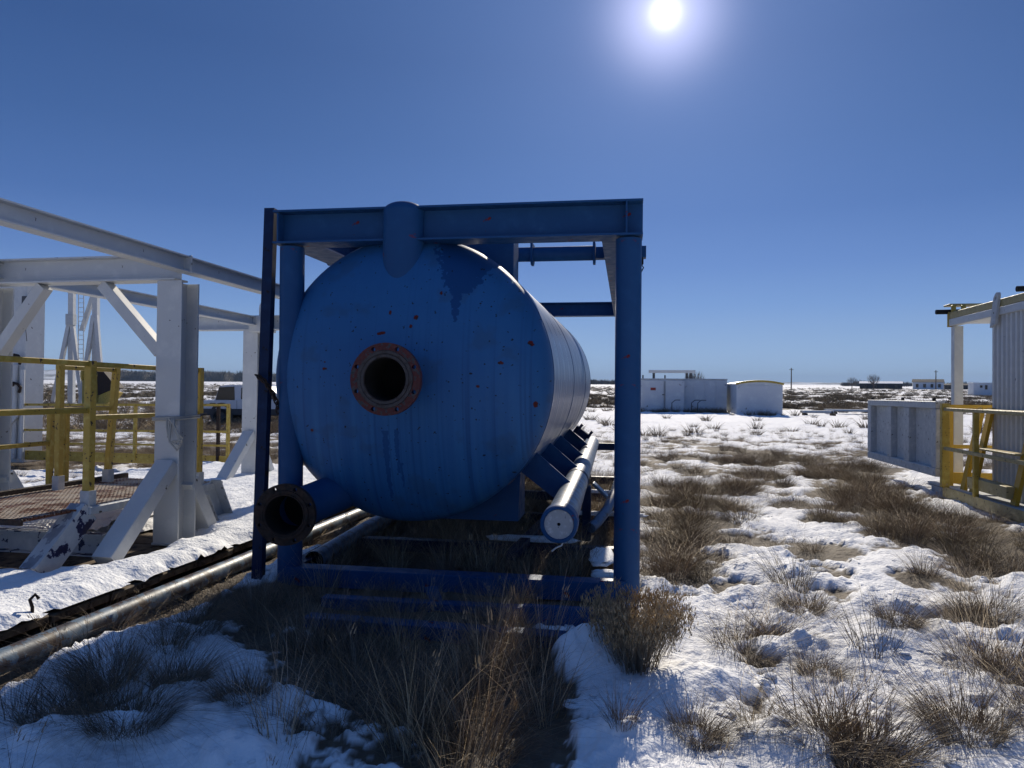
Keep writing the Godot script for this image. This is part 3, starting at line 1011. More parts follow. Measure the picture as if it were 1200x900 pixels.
func build_frame() -> void:
	var t := thing("lifting_frame", "tall blue steel frame of round posts and beams enclosing the tank", "frame", fT, -1.38, 0.0, 5.61)
	var xl := -2.782
	var xr := 0.018
	var mb: MB
	for p in [[xl, 5.61], [xr, 5.61], [xl, 12.3], [xr - 0.05, 12.3]]:
		mb = MB.new()
		mb.tube([q(p[0], -0.35, p[1]), q(p[0], 1.4, p[1]), q(p[0], 2.80, p[1])], 0.101, 28)
		part(t, "post", mb, M.blue)
	# top front beam: H section seen from its open side
	mb = MB.new()
	mb.ext(ibeam(0.275, 0.24, 0.016, 0.012), q(-2.90, 2.955, 5.61), q(0.125, 2.95, 5.61))
	var tb := part(t, "top_front_beam", mb, M.blue)
	for x in [-2.86, 0.0]:
		mb = MB.new()
		mb.box(q(x, 2.95, 5.545), Vector3(0.014, 0.243, 0.1), Basis(), 0.002)
		part(tb, "stiffener", mb, M.blue)
	mb = MB.new()
	mb.ext(ibeam(0.235, 0.2), q(-2.9, 2.975, 12.3), q(0.1, 2.975, 12.3))
	part(t, "top_rear_beam", mb, M.blue)
	# long top rails
	for x in [xl + 0.05, xr - 0.06]:
		mb = MB.new()
		mb.ext(ibeam(0.235, 0.31), q(x, 2.945, 5.74), q(x, 2.955, 12.19))
		part(t, "top_side_beam", mb, M.blue)
	# lower cross pipe with end plates, and a square cross bar behind it
	mb = MB.new()
	mb.tube([q(-3.06, 2.955, 6.98), q(-1.6, 2.955, 6.98), q(-0.31, 2.955, 6.98)], 0.072, 20)
	var cp := part(t, "cross_pipe", mb, M.blue)
	for x in [-2.98, -0.92, -0.31]:
		mb = MB.new()
		mb.plate(PackedVector2Array([Vector2(-0.09, 0.10), Vector2(0.09, 0.10), Vector2(0.09, -0.07), Vector2(0.045, -0.11), Vector2(-0.045, -0.11), Vector2(-0.09, -0.07)]), q(x, 2.955, 6.98), Vector3(0, 0, -1), Vector3.UP, 0.022)
		part(cp, "end_plate", mb, M.blue)
	mb = MB.new()
	mb.ext(rect(0.12, 0.115), q(-3.0, 3.0, 7.25), q(0.195, 3.0, 7.25))
	part(t, "cross_bar", mb, M.blue)
	mb = MB.new()
	mb.tube([q(0.16, 2.95, 7.2), q(0.15, 2.87, 7.2), q(0.17, 2.84, 7.2), q(0.14, 2.78, 7.2), q(0.11, 2.73, 7.2)], 0.007, 6)
	mb.box(q(0.15, 2.9, 7.2), Vector3(0.04, 0.06, 0.04))
	part(t, "hanging_wire", mb, M.black)
	# rear end cross bar a little lower, seen to the right of the tank
	# base
	mb = MB.new()
	mb.ext(rect(0.16, 0.15), q(xl, 0.06, 5.58), q(xr, 0.06, 5.58))
	part(t, "bottom_front_beam", mb, M.blue)
	for lf in [6.9, 8.6, 10.4, 12.3]:
		mb = MB.new()
		mb.ext(rect(0.12, 0.12), q(xl, 0.04, lf), q(xr, 0.04, lf))
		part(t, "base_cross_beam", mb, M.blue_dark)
	for x in [xl, xr - 0.02]:
		mb = MB.new()
		mb.ext(ibeam(0.2, 0.14), q(x, 0.02, 5.66), q(x, 0.02, 12.4))
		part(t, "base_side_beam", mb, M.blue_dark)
	mb = MB.new()
	mb.ext(rect(0.1, 0.08), q(-1.0, 0.12, 6.3), q(-0.62, 0.12, 12.2))
	part(t, "base_inner_beam", mb, M.blue_dark)
	mb = MB.new()
	mb.ext(rect(0.1, 0.12), q(xl, 0.62, 12.25), q(xr, 0.62, 12.25))
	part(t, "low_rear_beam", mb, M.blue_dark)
	# gusset at the right front foot
	mb = MB.new()
	mb.plate(PackedVector2Array([Vector2(-0.28, -0.02), Vector2(0.0, -0.16), Vector2(0.0, 0.1), Vector2(-0.2, 0.1)]), q(xr, 0.06, 5.49), Vector3.RIGHT, Vector3.UP, 0.015)
	part(t, "foot_gusset", mb, M.blue)

func build_around_tank() -> void:
	# leaning bar chained to the frame
	at(-3.14, -0.2, 5.5)
	var mb := MB.new()
	mb.ext(angle_iron(0.088, 0.07, 0.012), q(-2.99, -0.42, 5.49), q(-2.925, 3.13, 5.56), Vector3(0, 0, -1))
	solo("leaning_angle_bar", mb, M.blue_dark, "dark blue steel angle bar standing upright left of the tank's frame", "steel bar", fT)
	# chain
	var t := thing("chain", "rusty black chain looped from the upright bar to the blue frame post", "chain", fT, -3.02, 1.62, 5.6)
	var pts := [Vector3(-3.03, 1.72, 5.49), Vector3(-2.99, 1.70, 5.475), Vector3(-2.95, 1.67, 5.475), Vector3(-2.92, 1.62, 5.49), Vector3(-2.895, 1.56, 5.52), Vector3(-2.875, 1.49, 5.54), Vector3(-2.865, 1.41, 5.545)]
	for i in pts.size() - 1:
		for h in 2:
			var a: Vector3 = pts[i].lerp(pts[i + 1], h * 0.5)
			var b: Vector3 = pts[i].lerp(pts[i + 1], h * 0.5 + 0.5)
			var c := (a + b) * 0.5
			var d := (b - a).normalized()
			var e := d.cross(Vector3(0, 0, 1)).normalized() if (i * 2 + h) % 2 else Vector3(0, 0, 1)
			var ring := []
			for k in 11:
				var w := TAU * k / 10.0
				var g := c + d * cos(w) * 0.032 + e * sin(w) * 0.017
				ring.append(q(g.x, g.y, g.z))
			mb = MB.new()
			mb.tube(ring, 0.0065, 6, false)
			part(t, "link", mb, M.rust)
	# two beams lying in the grass in front
	at(-1.2, -0.05, 5.06)
	mb = MB.new()
	mb.ext(rect(0.1, 0.09), q(-2.25, 0.0, 5.10), q(-0.02, 0.03, 5.03))
	mb.box(q(-0.35, 0.03, 5.0), Vector3(0.72, 0.13, 0.06))
	solo("blue_beam", mb, M.blue, "blue steel beam half hidden in tall grass just before the frame's foot", "steel beam", fT)
	at(-1.1, -0.05, 4.55)
	mb = MB.new()
	mb.ext(rect(0.12, 0.13), q(-2.15, 0.0, 4.60), q(0.02, 0.01, 4.50))
	solo("blue_beam", mb, M.blue, "blue steel beam in grass shade, nearest the camera before the tank", "steel beam", fT)
	at(-1.4, -0.1, 5.2)
	mb = MB.new()
	mb.ext(rect(0.1, 0.03), q(-1.47, 0.09, 5.3), q(-1.25, -0.12, 5.0))
	solo("blue_plate_stub", mb, M.blue, "short blue plate slanting up between the two grass-hidden beams", "steel plate", fT)
	# blue pipe lying inside the frame's left foot
	var p := thing("loose_pipe", "blue pipe with open end lying inside the frame's lower left corner", "pipe", fT, -2.7, 0.0, 5.9)
	mb = MB.new()
	mb.tube([q(-2.70, 0.09, 5.9), q(-2.72, 0.10, 7.0), q(-2.74, 0.10, 10.2)], 0.088, 24, false)
	part(p, "pipe", mb, M.blue_worn)
	mb = MB.new()
	mb.lathe([Vector2(0.0, -0.25), Vector2(0.08, -0.25)], q(-2.70, 0.09, 5.9), Vector3(0, 0, 1), 20)
	mb.lathe([Vector2(0.08, -0.25), Vector2(0.08, 0.0)], q(-2.70, 0.09, 5.9), Vector3(0, 0, 1), 20)
	mb.lathe([Vector2(0.08, 0.0), Vector2(0.088, 0.0)], q(-2.70, 0.09, 5.9), Vector3(0, 0, 1), 20)
	part(p, "open_end", mb, M.void)
	# snow caught on the frame's base members
	mb = MB.new()
	at(-0.5, 0.1, 8.0)
	for b in [[-0.9, 0.135, 6.95, 0.9, 0.1], [-0.25, 0.11, 8.62, 1.0, 0.1], [-0.6, 0.11, 10.42, 1.2, 0.1], [-0.2, 0.15, 6.3, 0.22, 0.5], [-0.15, 0.11, 5.86, 0.24, 0.12]]:
		lump(mb, q(b[0], b[1], b[2]), Vector3(b[3] * 0.5, 0.05, b[4] * 0.6), 8, 16)
	solo("snow_patches", mb, M.snow, "patches of snow lying on the blue frame's base members", "snow", fT).set_meta("kind", "stuff")

# a low uneven heap
func lump(mb: MB, c: Vector3, r: Vector3, nu := 8, nv := 14) -> void:
	var base := mb.v.size()
	for i in nu + 1:
		var f := PI * 0.5 * i / nu
		for j in nv + 1:
			var a := TAU * j / nv
			var o := Vector3(cos(a) * sin(f), cos(f), sin(a) * sin(f))
			var w := 1.0 + 0.25 * n_mid.get_noise_3d(c.x * 3.0 + o.x, o.y + c.z * 2.0, o.z)
			var e := Vector3(signf(o.x) * pow(absf(o.x), 0.75), pow(o.y, 0.6), signf(o.z) * pow(absf(o.z), 0.75))
			mb.v.append(c + e * r * w - Vector3.UP * 0.015)
			mb.n.append((o / r).normalized())
	for i in nu:
		for j in nv:
			var k := base + i * (nv + 1) + j
			mb.idx.append_array(PackedInt32Array([k, k + 1, k + nv + 2, k, k + nv + 2, k + nv + 1]))

# rounded lifting eye with a hole: half plates left and right of the hole
func lifting_eye(mb: MB, o: Vector3, ex: Vector3, ey: Vector3, w: float, h: float, rh: float, th: float) -> void:
	for sg in [-1.0, 1.0]:
		var p := PackedVector2Array()
		p.append(Vector2(0, 0))
		p.append(Vector2(sg * w * 0.5, 0))
		for i in 7:
			var a := PI * 0.5 * i / 6.0
			p.append(Vector2(sg * cos(a) * w * 0.5, h - w * 0.5 + sin(a) * w * 0.5))
		for i in 7:
			var a := PI * i / 6.0
			p.append(Vector2(sg * sin(a) * rh, h - w * 0.5 + cos(a) * rh))
		mb.plate(p, o, ex, ey, th)

# ------------------------------------------------------------------ the white steel structure on the left
func snow_sheet(mb: MB, x0: float, x1: float, l0: float, l1: float, y: float, cell: float, holes: Array, edge := 0.07, rough := 1.0) -> void:
	var nx := int((x1 - x0) / cell)
	var nl := int((l1 - l0) / cell)
	var hgt := []
	for j in nl + 1:
		var row := []
		for i in nx + 1:
			var x := lerpf(x0, x1, float(i) / nx)
			var l := lerpf(l0, l1, float(j) / nl)
			var m := minf(minf(x - x0, x1 - x), minf(l - l0, l1 - l))
			for ho in holes:
				var dx := maxf(ho[0] - x, x - ho[1])
				var dl := maxf(ho[2] - l, l - ho[3])
				m = minf(m, maxf(dx, dl))
			m += n_mid.get_noise_2d(x * 0.8, l * 0.8) * 0.10 + n_small.get_noise_2d(x, l) * 0.03
			var f := clampf((m - 0.03) / 0.10, -1.0, 1.0)
			var hh := y - edge + sqrt(maxf(f, 0.0)) * edge + n_big.get_noise_2d(x * 1.4, l * 1.4) * 0.03 * maxf(f, 0.0) + absf(n_mid.get_noise_2d(x * 1.3 + 9.0, l * 1.3)) * 0.03 * maxf(f, 0.0) * rough - maxf(0.0, n_small.get_noise_2d(x * 0.5, l * 0.5) - 0.35) * 0.12
			row.append([q(x, hh, l), f])
		hgt.append(row)
	var ids := {}
	for j in nl:
		for i in nx:
			if maxf(maxf(hgt[j][i][1], hgt[j + 1][i][1]), maxf(hgt[j][i + 1][1], hgt[j + 1][i + 1][1])) <= 0.0:
				continue
			var qd := []
			for o in [[j, i], [j, i + 1], [j + 1, i + 1], [j + 1, i]]:
				var key: int = o[0] * (nx + 1) + o[1]
				if not ids.has(key):
					ids[key] = mb.v.size()
					mb.v.append(hgt[o[0]][o[1]][0])
					var ax: Vector3 = hgt[o[0]][mini(o[1] + 1, nx)][0] - hgt[o[0]][maxi(o[1] - 1, 0)][0]
					var al: Vector3 = hgt[mini(o[0] + 1, nl)][o[1]][0] - hgt[maxi(o[0] - 1, 0)][o[1]][0]
					var m := ax.cross(al).normalized()
					mb.n.append(m if m.y > 0 else -m)
				qd.append(ids[key])
			mb.idx.append_array(PackedInt32Array([qd[0], qd[1], qd[2], qd[0], qd[2], qd[3]]))

func h_post(t: Node, x: float, lf: float, y0: float, y1: float) -> void:
	var mb := MB.new()
	mb.ext(ibeam(0.27, 0.262, 0.018, 0.014), q(x, y0, lf + 0.13), q(x, y1, lf + 0.13), Vector3(0, 0, 1))
	var p := part(t, "column", mb, M.white)
	mb = MB.new()
	mb.box(q(x, y0 + 0.012, lf + 0.13), Vector3(0.29, 0.024, 0.29))
	part(p, "base_plate", mb, M.white_worn)

func build_white_structure() -> void:
	var xr := -4.475
	var xl := -6.62
	var t := thing("white_steel_structure", "white steel structure of H columns, diagonal braces and roof beams left of the tank", "steel structure", fS, -5.5, 0.2, 6.1)
	var mb: MB
	for p in [[xr, 6.01], [xl, 6.01], [xl, 11.0], [xr, 11.0]]:
		h_post(t, p[0], p[1], 0.19, 2.715)
	# cross beams and long roof beams
	for lf in [6.1, 11.1]:
		mb = MB.new()
		mb.ext(ibeam(0.245, 0.2, 0.016, 0.012), q(-7.9, 2.845, lf), q(-4.42, 2.845, lf))
		part(t, "cross_beam", mb, M.white)
	for x in [-4.31, -6.5]:
		mb = MB.new()
		var y := 2.86
		mb.ext(ibeam(0.15, 0.14, 0.012, 0.01), q(x, y, 1.2), q(x, y, 5.985))
		mb.ext(ibeam(0.146, 0.136, 0.012, 0.01), q(x, y, 6.0), q(x, y, 12.4))
		part(t, "roof_beam", mb, M.white)
	mb = MB.new()
	mb.box(q(-4.31, 2.86, 5.99), Vector3(0.16, 0.17, 0.02))
	part(t, "splice_plate", mb, M.white_worn)
	# knee braces under the cross beam
	for s in [[xr - 0.14, -5.26, 6.1], [xl + 0.14, -5.95, 6.1], [xl - 0.14, -7.4, 6.1]]:
		mb = MB.new()
		mb.ext(rect(0.11, 0.12), q(s[0], 2.03, s[2]), q(s[1], 2.70, s[2]), Vector3(0, 0, 1))
		part(t, "knee_brace", mb, M.white)
	# feet: raking braces fore and aft of every column
	for p in [[xr, 6.01], [xl, 6.01], [xl, 11.0], [xr, 11.0]]:
		for s in [-1.0, 1.0]:
			mb = MB.new()
			var l0: float = p[1] + 0.13 + s * 0.14
			mb.ext(rect(0.19, 0.135), q(p[0] + 0.02, 0.96 if s < 0 else 0.78, l0), q(p[0] + 0.02, 0.22, l0 + s * (0.78 if s < 0 else 0.36)))
			part(t, "raking_brace", mb, M.white)
	# lifting eye on the far corner
	mb = MB.new()
	lifting_eye(mb, q(-6.36, 2.95, 11.0), Vector3.RIGHT, Vector3.UP, 0.2, 0.25, 0.035, 0.03)
	part(t, "lifting_eye", mb, M.white)
	mb = MB.new()
	mb.box(q(-6.4, 2.81, 11.0), Vector3(0.34, 0.27, 0.3))
	part(t, "column_head", mb, M.white)

	# rope wound round the near column
	var rp := thing("rope", "pale rope tied round the near white column with a loose loop", "rope", fS, xr, 1.40, 6.0)
	mb = MB.new()
	for k in 2:
		var y := 1.41 - k * 0.018
		mb.tube([q(xr - 0.14, y - 0.01, 5.985), q(xr + 0.0, y - 0.005, 5.98), q(xr + 0.14, y + 0.005, 5.985), q(xr + 0.15, y + 0.012, 6.28), q(xr, y, 6.3), q(xr - 0.15, y, 6.28), q(xr - 0.14, y - 0.01, 5.985)], 0.011, 7)
	for k in 3:
		var w := 0.04 + k * 0.018
		mb.tube([q(xr + 0.10 - k * 0.03, 1.40, 5.975), q(xr + 0.11, 1.34, 5.955), q(xr + 0.13 + w * 0.4, 1.24, 5.96), q(xr + 0.15 + w * 0.5, 1.15 + k * 0.03, 5.97), q(xr + 0.10 + w, 1.10 + k * 0.05, 5.965), q(xr + 0.06, 1.18, 5.96), q(xr + 0.07 - k * 0.02, 1.32, 5.96), q(xr + 0.08 - k * 0.03, 1.40, 5.975)], 0.009, 7)
	solo_into(rp, "rope_coil", mb, M.rope)

	# the deck below
	var dk := thing("skid_deck", "low steel and timber skid deck carrying the white structure, snow along its edge", "skid", fS, -6.0, 0.0, 6.5)
	var n := 0
	for i in 23:
		var l0 := 0.9 + i * 0.52
		mb = MB.new()
		mb.box(q(-6.35, 0.15 + (i % 3) * 0.002, l0 + 0.255), Vector3(5.04 + (i * 7 % 5) * 0.012, 0.055, 0.505), Basis(), 0.008)
		part(dk, "deck_plank", mb, M.wood)
	for x in [-4.12, -6.6, -8.8]:
		mb = MB.new()
		mb.ext(ibeam(0.24, 0.16), q(x, -0.005, 0.9), q(x, -0.005, 12.8))
		part(dk, "skid_runner", mb, M.rust)
	mb = MB.new()
	mb.ext(channel(0.2, 0.09, 0.012, -1.0), q(-4.72, 0.285, 5.56), q(-8.9, 0.285, 5.56))
	part(dk, "peeling_cross_beam", mb, M.white_peel)
	mb = MB.new()
	mb.tube([q(-3.86, 0.17, 3.9), q(-3.86, 0.26, 3.9), q(-3.87, 0.31, 3.89), q(-3.85, 0.34, 3.91), q(-3.83, 0.31, 3.92)], 0.011, 7)
	part(dk, "bent_pin", mb, M.rust)
	# snow lying on it
	mb = MB.new()
	at(-5.0, 0.2, 6.0)
	snow_sheet(mb, -9.0, -3.80, 0.9, 12.75, 0.275, 0.05, [[-9.5, -4.62, 4.75, 5.75], [-5.4, -4.3, 5.0, 6.45], [-5.1, -4.6, 6.3, 7.0]])
	var s := solo("snow", mb, M.snow, "snow blanket lying on the skid deck round the white columns", "snow", fS)
	s.set_meta("kind", "stuff")
	mb = MB.new()
	at(-6.6, 0.33, 6.2)
	snow_sheet(mb, -9.0, -5.3, 5.6, 8.4, 0.37, 0.05, [], 0.07, 0.15)
	solo("snow", mb, M.snow, "bank of snow behind the peeling blue cross beam under the grating", "snow", fS).set_meta("kind", "stuff")

	# raised grating walkway with yellow handrails
	var g := thing("grating_walkway", "raised rusty grating walkway on slanted white legs with yellow handrails", "walkway", fS, -5.3, 0.64, 6.0)
	mb = MB.new()
	var gx0 := -6.0
	var gx1 := -4.74
	var gl0 := 4.7
	var gl1 := 7.3
	var x := gx0 + 0.03
	while x < gx1 - 0.02:
		mb.box(q(x, 0.63, (gl0 + gl1) * 0.5), Vector3(0.013, 0.028, gl1 - gl0 - 0.02), Basis(), 0.001)
		x += 0.042
	var l := gl0 + 0.03
	while l < gl1 - 0.02:
		mb.box(q((gx0 + gx1) * 0.5, 0.637, l), Vector3(gx1 - gx0 - 0.02, 0.016, 0.014), Basis(), 0.001)
		l += 0.055
	part(g, "grating_bars", mb, M.grating).set_meta("kind", "stuff")
	mb = MB.new()
	mb.box(q(gx1 + 0.02, 0.615, 6.3), Vector3(0.05, 0.07, 1.95))
	part(g, "edge_beam", mb, M.white_worn)
	mb = MB.new()
	mb.box(q(gx0 - 0.03, 0.64, 5.8), Vector3(0.05, 0.10, 3.2))
	part(g, "edge_beam", mb, M.rust)
	mb = MB.new()
	mb.box(q((gx0 + gx1) * 0.5, 0.625, gl0 - 0.01), Vector3(1.26, 0.05, 0.02))
	part(g, "end_bar", mb, M.rust)
	# slanted channel legs
	mb = MB.new()
	mb.ext(channel(0.2, 0.15, 0.014, 1.0), q(-4.72, 0.61, 5.36), q(-4.72, 0.17, 4.86), Vector3(0, 0.7, -0.7))
	part(g, "slanted_leg", mb, M.white_flaked).set_meta("label", "white slanted leg with dark blue peeled patch")
	mb = MB.new()
	mb.ext(channel(0.26, 0.12, 0.014, -1.0), q(-4.72, 0.62, 6.98), q(-4.72, 0.17, 7.25), Vector3(0, 0.5, 0.7))
	part(g, "slanted_leg", mb, M.white_worn)
	for ll in [5.3, 6.8]:
		mb = MB.new()
		mb.box(q(-5.9, 0.39, ll), Vector3(0.1, 0.44, 0.1))
		part(g, "rear_leg", mb, M.rust)
	# handrails along the near side
	for r in [[-4.77, 5.38, 0.07], [-4.77, 6.92, 0.07], [-5.88, 6.92, 0.065], [-5.88, 6.24, 0.06]]:
		mb = MB.new()
		mb.ext(rect(r[2], r[2]), q(r[0], 0.77, r[1]), q(r[0], 1.915, r[1] + (0.10 if r[0] < -5.0 and r[1] > 6.5 else 0.0)), Vector3(0, 0, 1))
		part(g, "rail_post", mb, M.yellow)
		mb = MB.new()
		mb.ext(rect(r[2] + 0.022, r[2] + 0.022), q(r[0], 0.60, r[1]), q(r[0], 0.785, r[1]), Vector3(0, 0, 1))
		part(g, "post_socket", mb, M.white_worn)
	for r in [[-4.77, 1.6, 5.34, 1.888], [-4.77, 1.6, 5.34, 1.48], [-4.77, 5.42, 6.88, 1.885], [-4.77, 5.42, 6.88, 1.42], [-5.88, 6.2, 7.0, 1.89], [-5.88, 6.2, 6.92, 1.46]]:
		mb = MB.new()
		mb.ext(rect(0.042, 0.046), q(r[0], r[3], r[1]), q(r[0], r[3], r[2]))
		part(g, "rail", mb, M.yellow)
	mb = MB.new()
	mb.tube([q(-4.72, 1.41, 6.88), q(-4.6, 1.42, 6.8), q(-4.74, 1.38, 6.75)], 0.013, 6)
	part(g, "rail_latch", mb, M.steel)

	# lower stair rail on the far side of the walkway
	var sr := thing("low_stair_rail", "low yellow chipped stair rail with double post behind the grating walkway", "handrail", fS, -6.1, 0.65, 6.2)
	for lq in [6.36, 6.56]:
		mb = MB.new()
		mb.ext(rect(0.055, 0.055), q(-6.1, 0.62, lq), q(-6.1, 1.45, lq), Vector3(0, 0, 1))
		part(sr, "rail_post", mb, M.yellow)
	for y in [1.45, 1.11]:
		mb = MB.new()
		mb.ext(rect(0.04, 0.045), q(-6.1, y - 0.03, 3.6), q(-6.1, y, 6.56))
		part(sr, "rail", mb, M.yellow)

	# railing at the far end of the deck
	var br := thing("end_railing", "long yellow railing with toe board across the deck's far end", "railing", fS, -10.0, 0.2, 13.0)
	for px in [-13.9, -12.3, -10.4, -8.5, -8.28]:
		mb = MB.new()
		mb.ext(rect(0.06, 0.06), q(px, 0.22, 13.0), q(px, 1.42 if px > -9.0 else 1.38, 13.0), Vector3(0, 0, 1))
		part(br, "rail_post", mb, M.rust if px < -8.4 and px > -8.6 else M.yellow)
	for r in [[1.40, 0.05], [0.86, 0.045], [0.58, 0.04]]:
		mb = MB.new()
		mb.ext(rect(r[1], r[1]), q(-13.95, r[0] - 0.06, 12.98), q(-8.25, r[0], 12.98))
		part(br, "rail", mb, M.yellow)
	mb = MB.new()
	mb.box(q(-11.2, 0.27, 13.0), Vector3(6.1, 0.2, 0.02))
	part(br, "toe_board", mb, M.yellow)

	# tall white leg of the next structure, at the picture's left
	var tw := thing("white_steel_tower", "broad tall white steel leg with shackles and pipes behind the knee brace", "steel structure", fS, -13.6, 0.2, 12.9)
	mb = MB.new()
	mb.box(q(-13.7, 2.2, 13.2), Vector3(1.3, 4.2, 0.5), Basis(), 0.02)
	part(tw, "plated_leg", mb, M.white)
	mb = MB.new()
	mb.tube([q(-13.25, 0.2, 12.9), q(-13.25, 2.2, 12.9)], 0.06, 14)
	mb.tube([q(-13.08, 0.2, 12.92), q(-13.08, 2.1, 12.92)], 0.045, 14)
	part(tw, "riser_pipe", mb, M.white)
	mb = MB.new()
	mb.ext(rect(0.2, 0.16), q(-13.15, 1.2, 12.9), q(-13.75, 0.3, 12.6))
	part(tw, "raking_brace", mb, M.white)
	for y in [1.75, 2.35]:
		mb = MB.new()
		mb.tube([q(-13.25, y, 12.86), q(-13.2, y + 0.06, 12.82), q(-13.1, y + 0.04, 12.82), q(-13.02, y - 0.04, 12.82), q(-13.08, y - 0.14, 12.84)], 0.03, 8)
		part(tw, "shackle", mb, M.rust)
	mb = MB.new()
	mb.box(q(-13.0, 3.55, 12.9), Vector3(0.13, 0.22, 0.12))
	mb.tube([q(-12.98, 3.45, 12.86), q(-12.97, 3.0, 12.86), q(-12.93, 2.7, 12.86)], 0.008, 5)
	part(tw, "junction_box", mb, M.steel)

	# long pipe on the ground along the deck
	at(-3.41, 0.15, 4.5)
	mb = MB.new()
	var pp := []
	for i in 12:
		var lf := 1.0 + i * 1.1
		pp.append(q(-3.50 - 0.006 * lf, 0.14 + 0.004 * sin(lf), lf))
	mb.tube(pp, 0.07, 24)
	solo("ground_pipe", mb, M.pipe_old, "long rusty blue worn pipe lying on the ground beside the snowy deck", "pipe", fS)
	at(-3.1, 0.05, 6.0)
	mb = MB.new()
	mb.box(q(-3.08, 0.05, 7.2), Vector3(0.22, 0.07, 3.4), Basis(Vector3.UP, 0.03))
	solo("timber_plank", mb, M.wood, "grey timber plank lying beside the ground pipe behind the upright bar", "plank", fS)

func solo_into(t: Node3D, called: String, mb: MB, mat: Material) -> void:
	part(t, called, mb, mat)

# ------------------------------------------------------------------ right: wall panel, shed, railings
func build_right() -> void:
	var mb: MB
	var w := thing("wind_wall_panel", "low white rust-spotted steel wall panel standing beyond the yellow railing", "wall panel", fC, 4.7, 0.36, 14.3)
	for y in [0.43, 1.52]:
		mb = MB.new()
		mb.box(q(4.69, y, 14.32), Vector3(0.18, 0.14 if y < 1.0 else 0.12, 3.56), Basis(), 0.01)
		part(w, "rail", mb, M.white_worn)
	for l in [[12.62, 0.2], [13.85, 0.26], [14.78, 0.24], [16.0, 0.22]]:
		mb = MB.new()
		mb.box(q(4.691, 0.98, l[0]), Vector3(0.176, 0.955, l[1]), Basis(), 0.008)
		part(w, "stile", mb, M.white_worn)
	for l in [[13.22, 1.0], [14.31, 0.7], [15.4, 1.0]]:
		mb = MB.new()
		mb.box(q(4.72, 0.98, l[0]), Vector3(0.02, 0.96, l[1]), Basis(), 0.002)
		part(w, "recessed_panel", mb, M.white_worn)
	for l in [12.75, 14.2, 15.95]:
		mb = MB.new()
		mb.box(q(4.66, 1.60, l), Vector3(0.05, 0.06, 0.04))
		part(w, "hook", mb, M.black)

	# railing along the platform edge
	var r := thing("platform_railing", "weathered yellow railing along the edge of the shed's platform", "railing", fC, 4.6, 0.1, 9.5)
	for l in [12.16, 11.1, 9.0, 6.9]:
		mb = MB.new()
		mb.ext(rect(0.11 if l > 12 else 0.065, 0.09 if l > 12 else 0.065), q(4.6, 0.24, l), q(4.6, 1.55 if l > 12 else 1.46, l), Vector3(0, 0, 1))
		part(r, "rail_post", mb, M.yellow)
	for y in [1.46, 0.85]:
		mb = MB.new()
		mb.ext(rect(0.05, 0.05), q(4.585, y, 12.1), q(4.585, y - 0.02, 5.5))
		part(r, "rail", mb, M.cream)
	mb = MB.new()
	mb.box(q(4.59, 0.17, 8.8), Vector3(0.012, 0.16, 6.8))
	part(r, "toe_board", mb, M.cream)

	var pf := thing("shed_platform", "grey steel platform floor on a low skid beam under the yellow railing", "platform", fC, 6.2, 0.0, 9.5)
	mb = MB.new()
	mb.box(q(6.3, 0.225, 9.2), Vector3(3.3, 0.03, 7.6))
	part(pf, "floor_plate", mb, M.white_worn)
	mb = MB.new()
	mb.ext(ibeam(0.26, 0.16), q(4.72, 0.07, 5.4), q(4.72, 0.07, 13.0))
	part(pf, "skid_runner", mb, M.white_worn)

	# shed
	var s := thing("corrugated_shed", "white corrugated steel shed with an open bay and yellow roof rim", "shed", fC, 5.8, 0.2, 9.5)
	mb = MB.new()
	var poly := PackedVector2Array()
	var l := 5.5
	var pts := []
	while l < 11.40:
		for o in [[0.0, 0.0], [0.05, 0.0], [0.065, 0.03], [0.115, 0.03]]:
			pts.append(Vector2(l + o[0], 5.0 - o[1]))
		l += 0.13
	for i in pts.size() - 1:
		var a: Vector2 = pts[i]
		var b: Vector2 = pts[i + 1]
		mb.quad(q(a.y, 0.24, a.x), q(a.y, 2.83, a.x), q(b.y, 2.83, b.x), q(b.y, 0.24, b.x), Vector3(-1, 0, 0) + Vector3(0, 0, (a.y - b.y) * -10.0))
	part(s, "corrugated_wall", mb, M.white)
	mb = MB.new()
	mb.box(q(6.3, 1.53, 11.38), Vector3(2.56, 2.58, 0.05))
	part(s, "end_wall", mb, M.white)
	mb = MB.new()
	mb.box(q(7.55, 1.53, 8.4), Vector3(0.05, 2.58, 5.9))
	part(s, "back_wall", mb, M.white)
	for x in [5.05, 7.5]:
		mb = MB.new()
		mb.ext(rect(0.14, 0.12), q(x, 0.24, 12.86), q(x, 2.82, 12.86), Vector3(0, 0, 1))
		part(s, "column", mb, M.white)
	for x in [5.0, 7.55]:
		mb = MB.new()
		mb.box(q(x, 2.885, 9.2), Vector3(0.12, 0.115, 7.4))
		part(s, "eaves_beam", mb, M.white)
		mb = MB.new()
		mb.box(q(x - 0.005, 3.0, 9.2), Vector3(0.1, 0.11, 7.42))
		part(s, "yellow_rim", mb, M.cream)
	mb = MB.new()
	mb.box(q(5.0, 2.94, 12.93), Vector3(0.135, 0.25, 0.06))
	part(s, "corner_plate", mb, M.yellow)
	mb = MB.new()
	mb.box(q(6.27, 2.88, 9.2), Vector3(2.42, 0.04, 7.3))
	part(s, "roof_sheet", mb, M.white)
	for x in [4.97, 5.12]:
		mb = MB.new()
		mb.box(q(x, 3.11, 12.8), Vector3(0.06, 0.11, 0.06))
		part(s, "roof_rail_post", mb, M.yellow)
	mb = MB.new()
	mb.box(q(5.27, 3.185, 13.0), Vector3(0.66, 0.03, 0.25))
	part(s, "roof_walk_board", mb, M.cream)
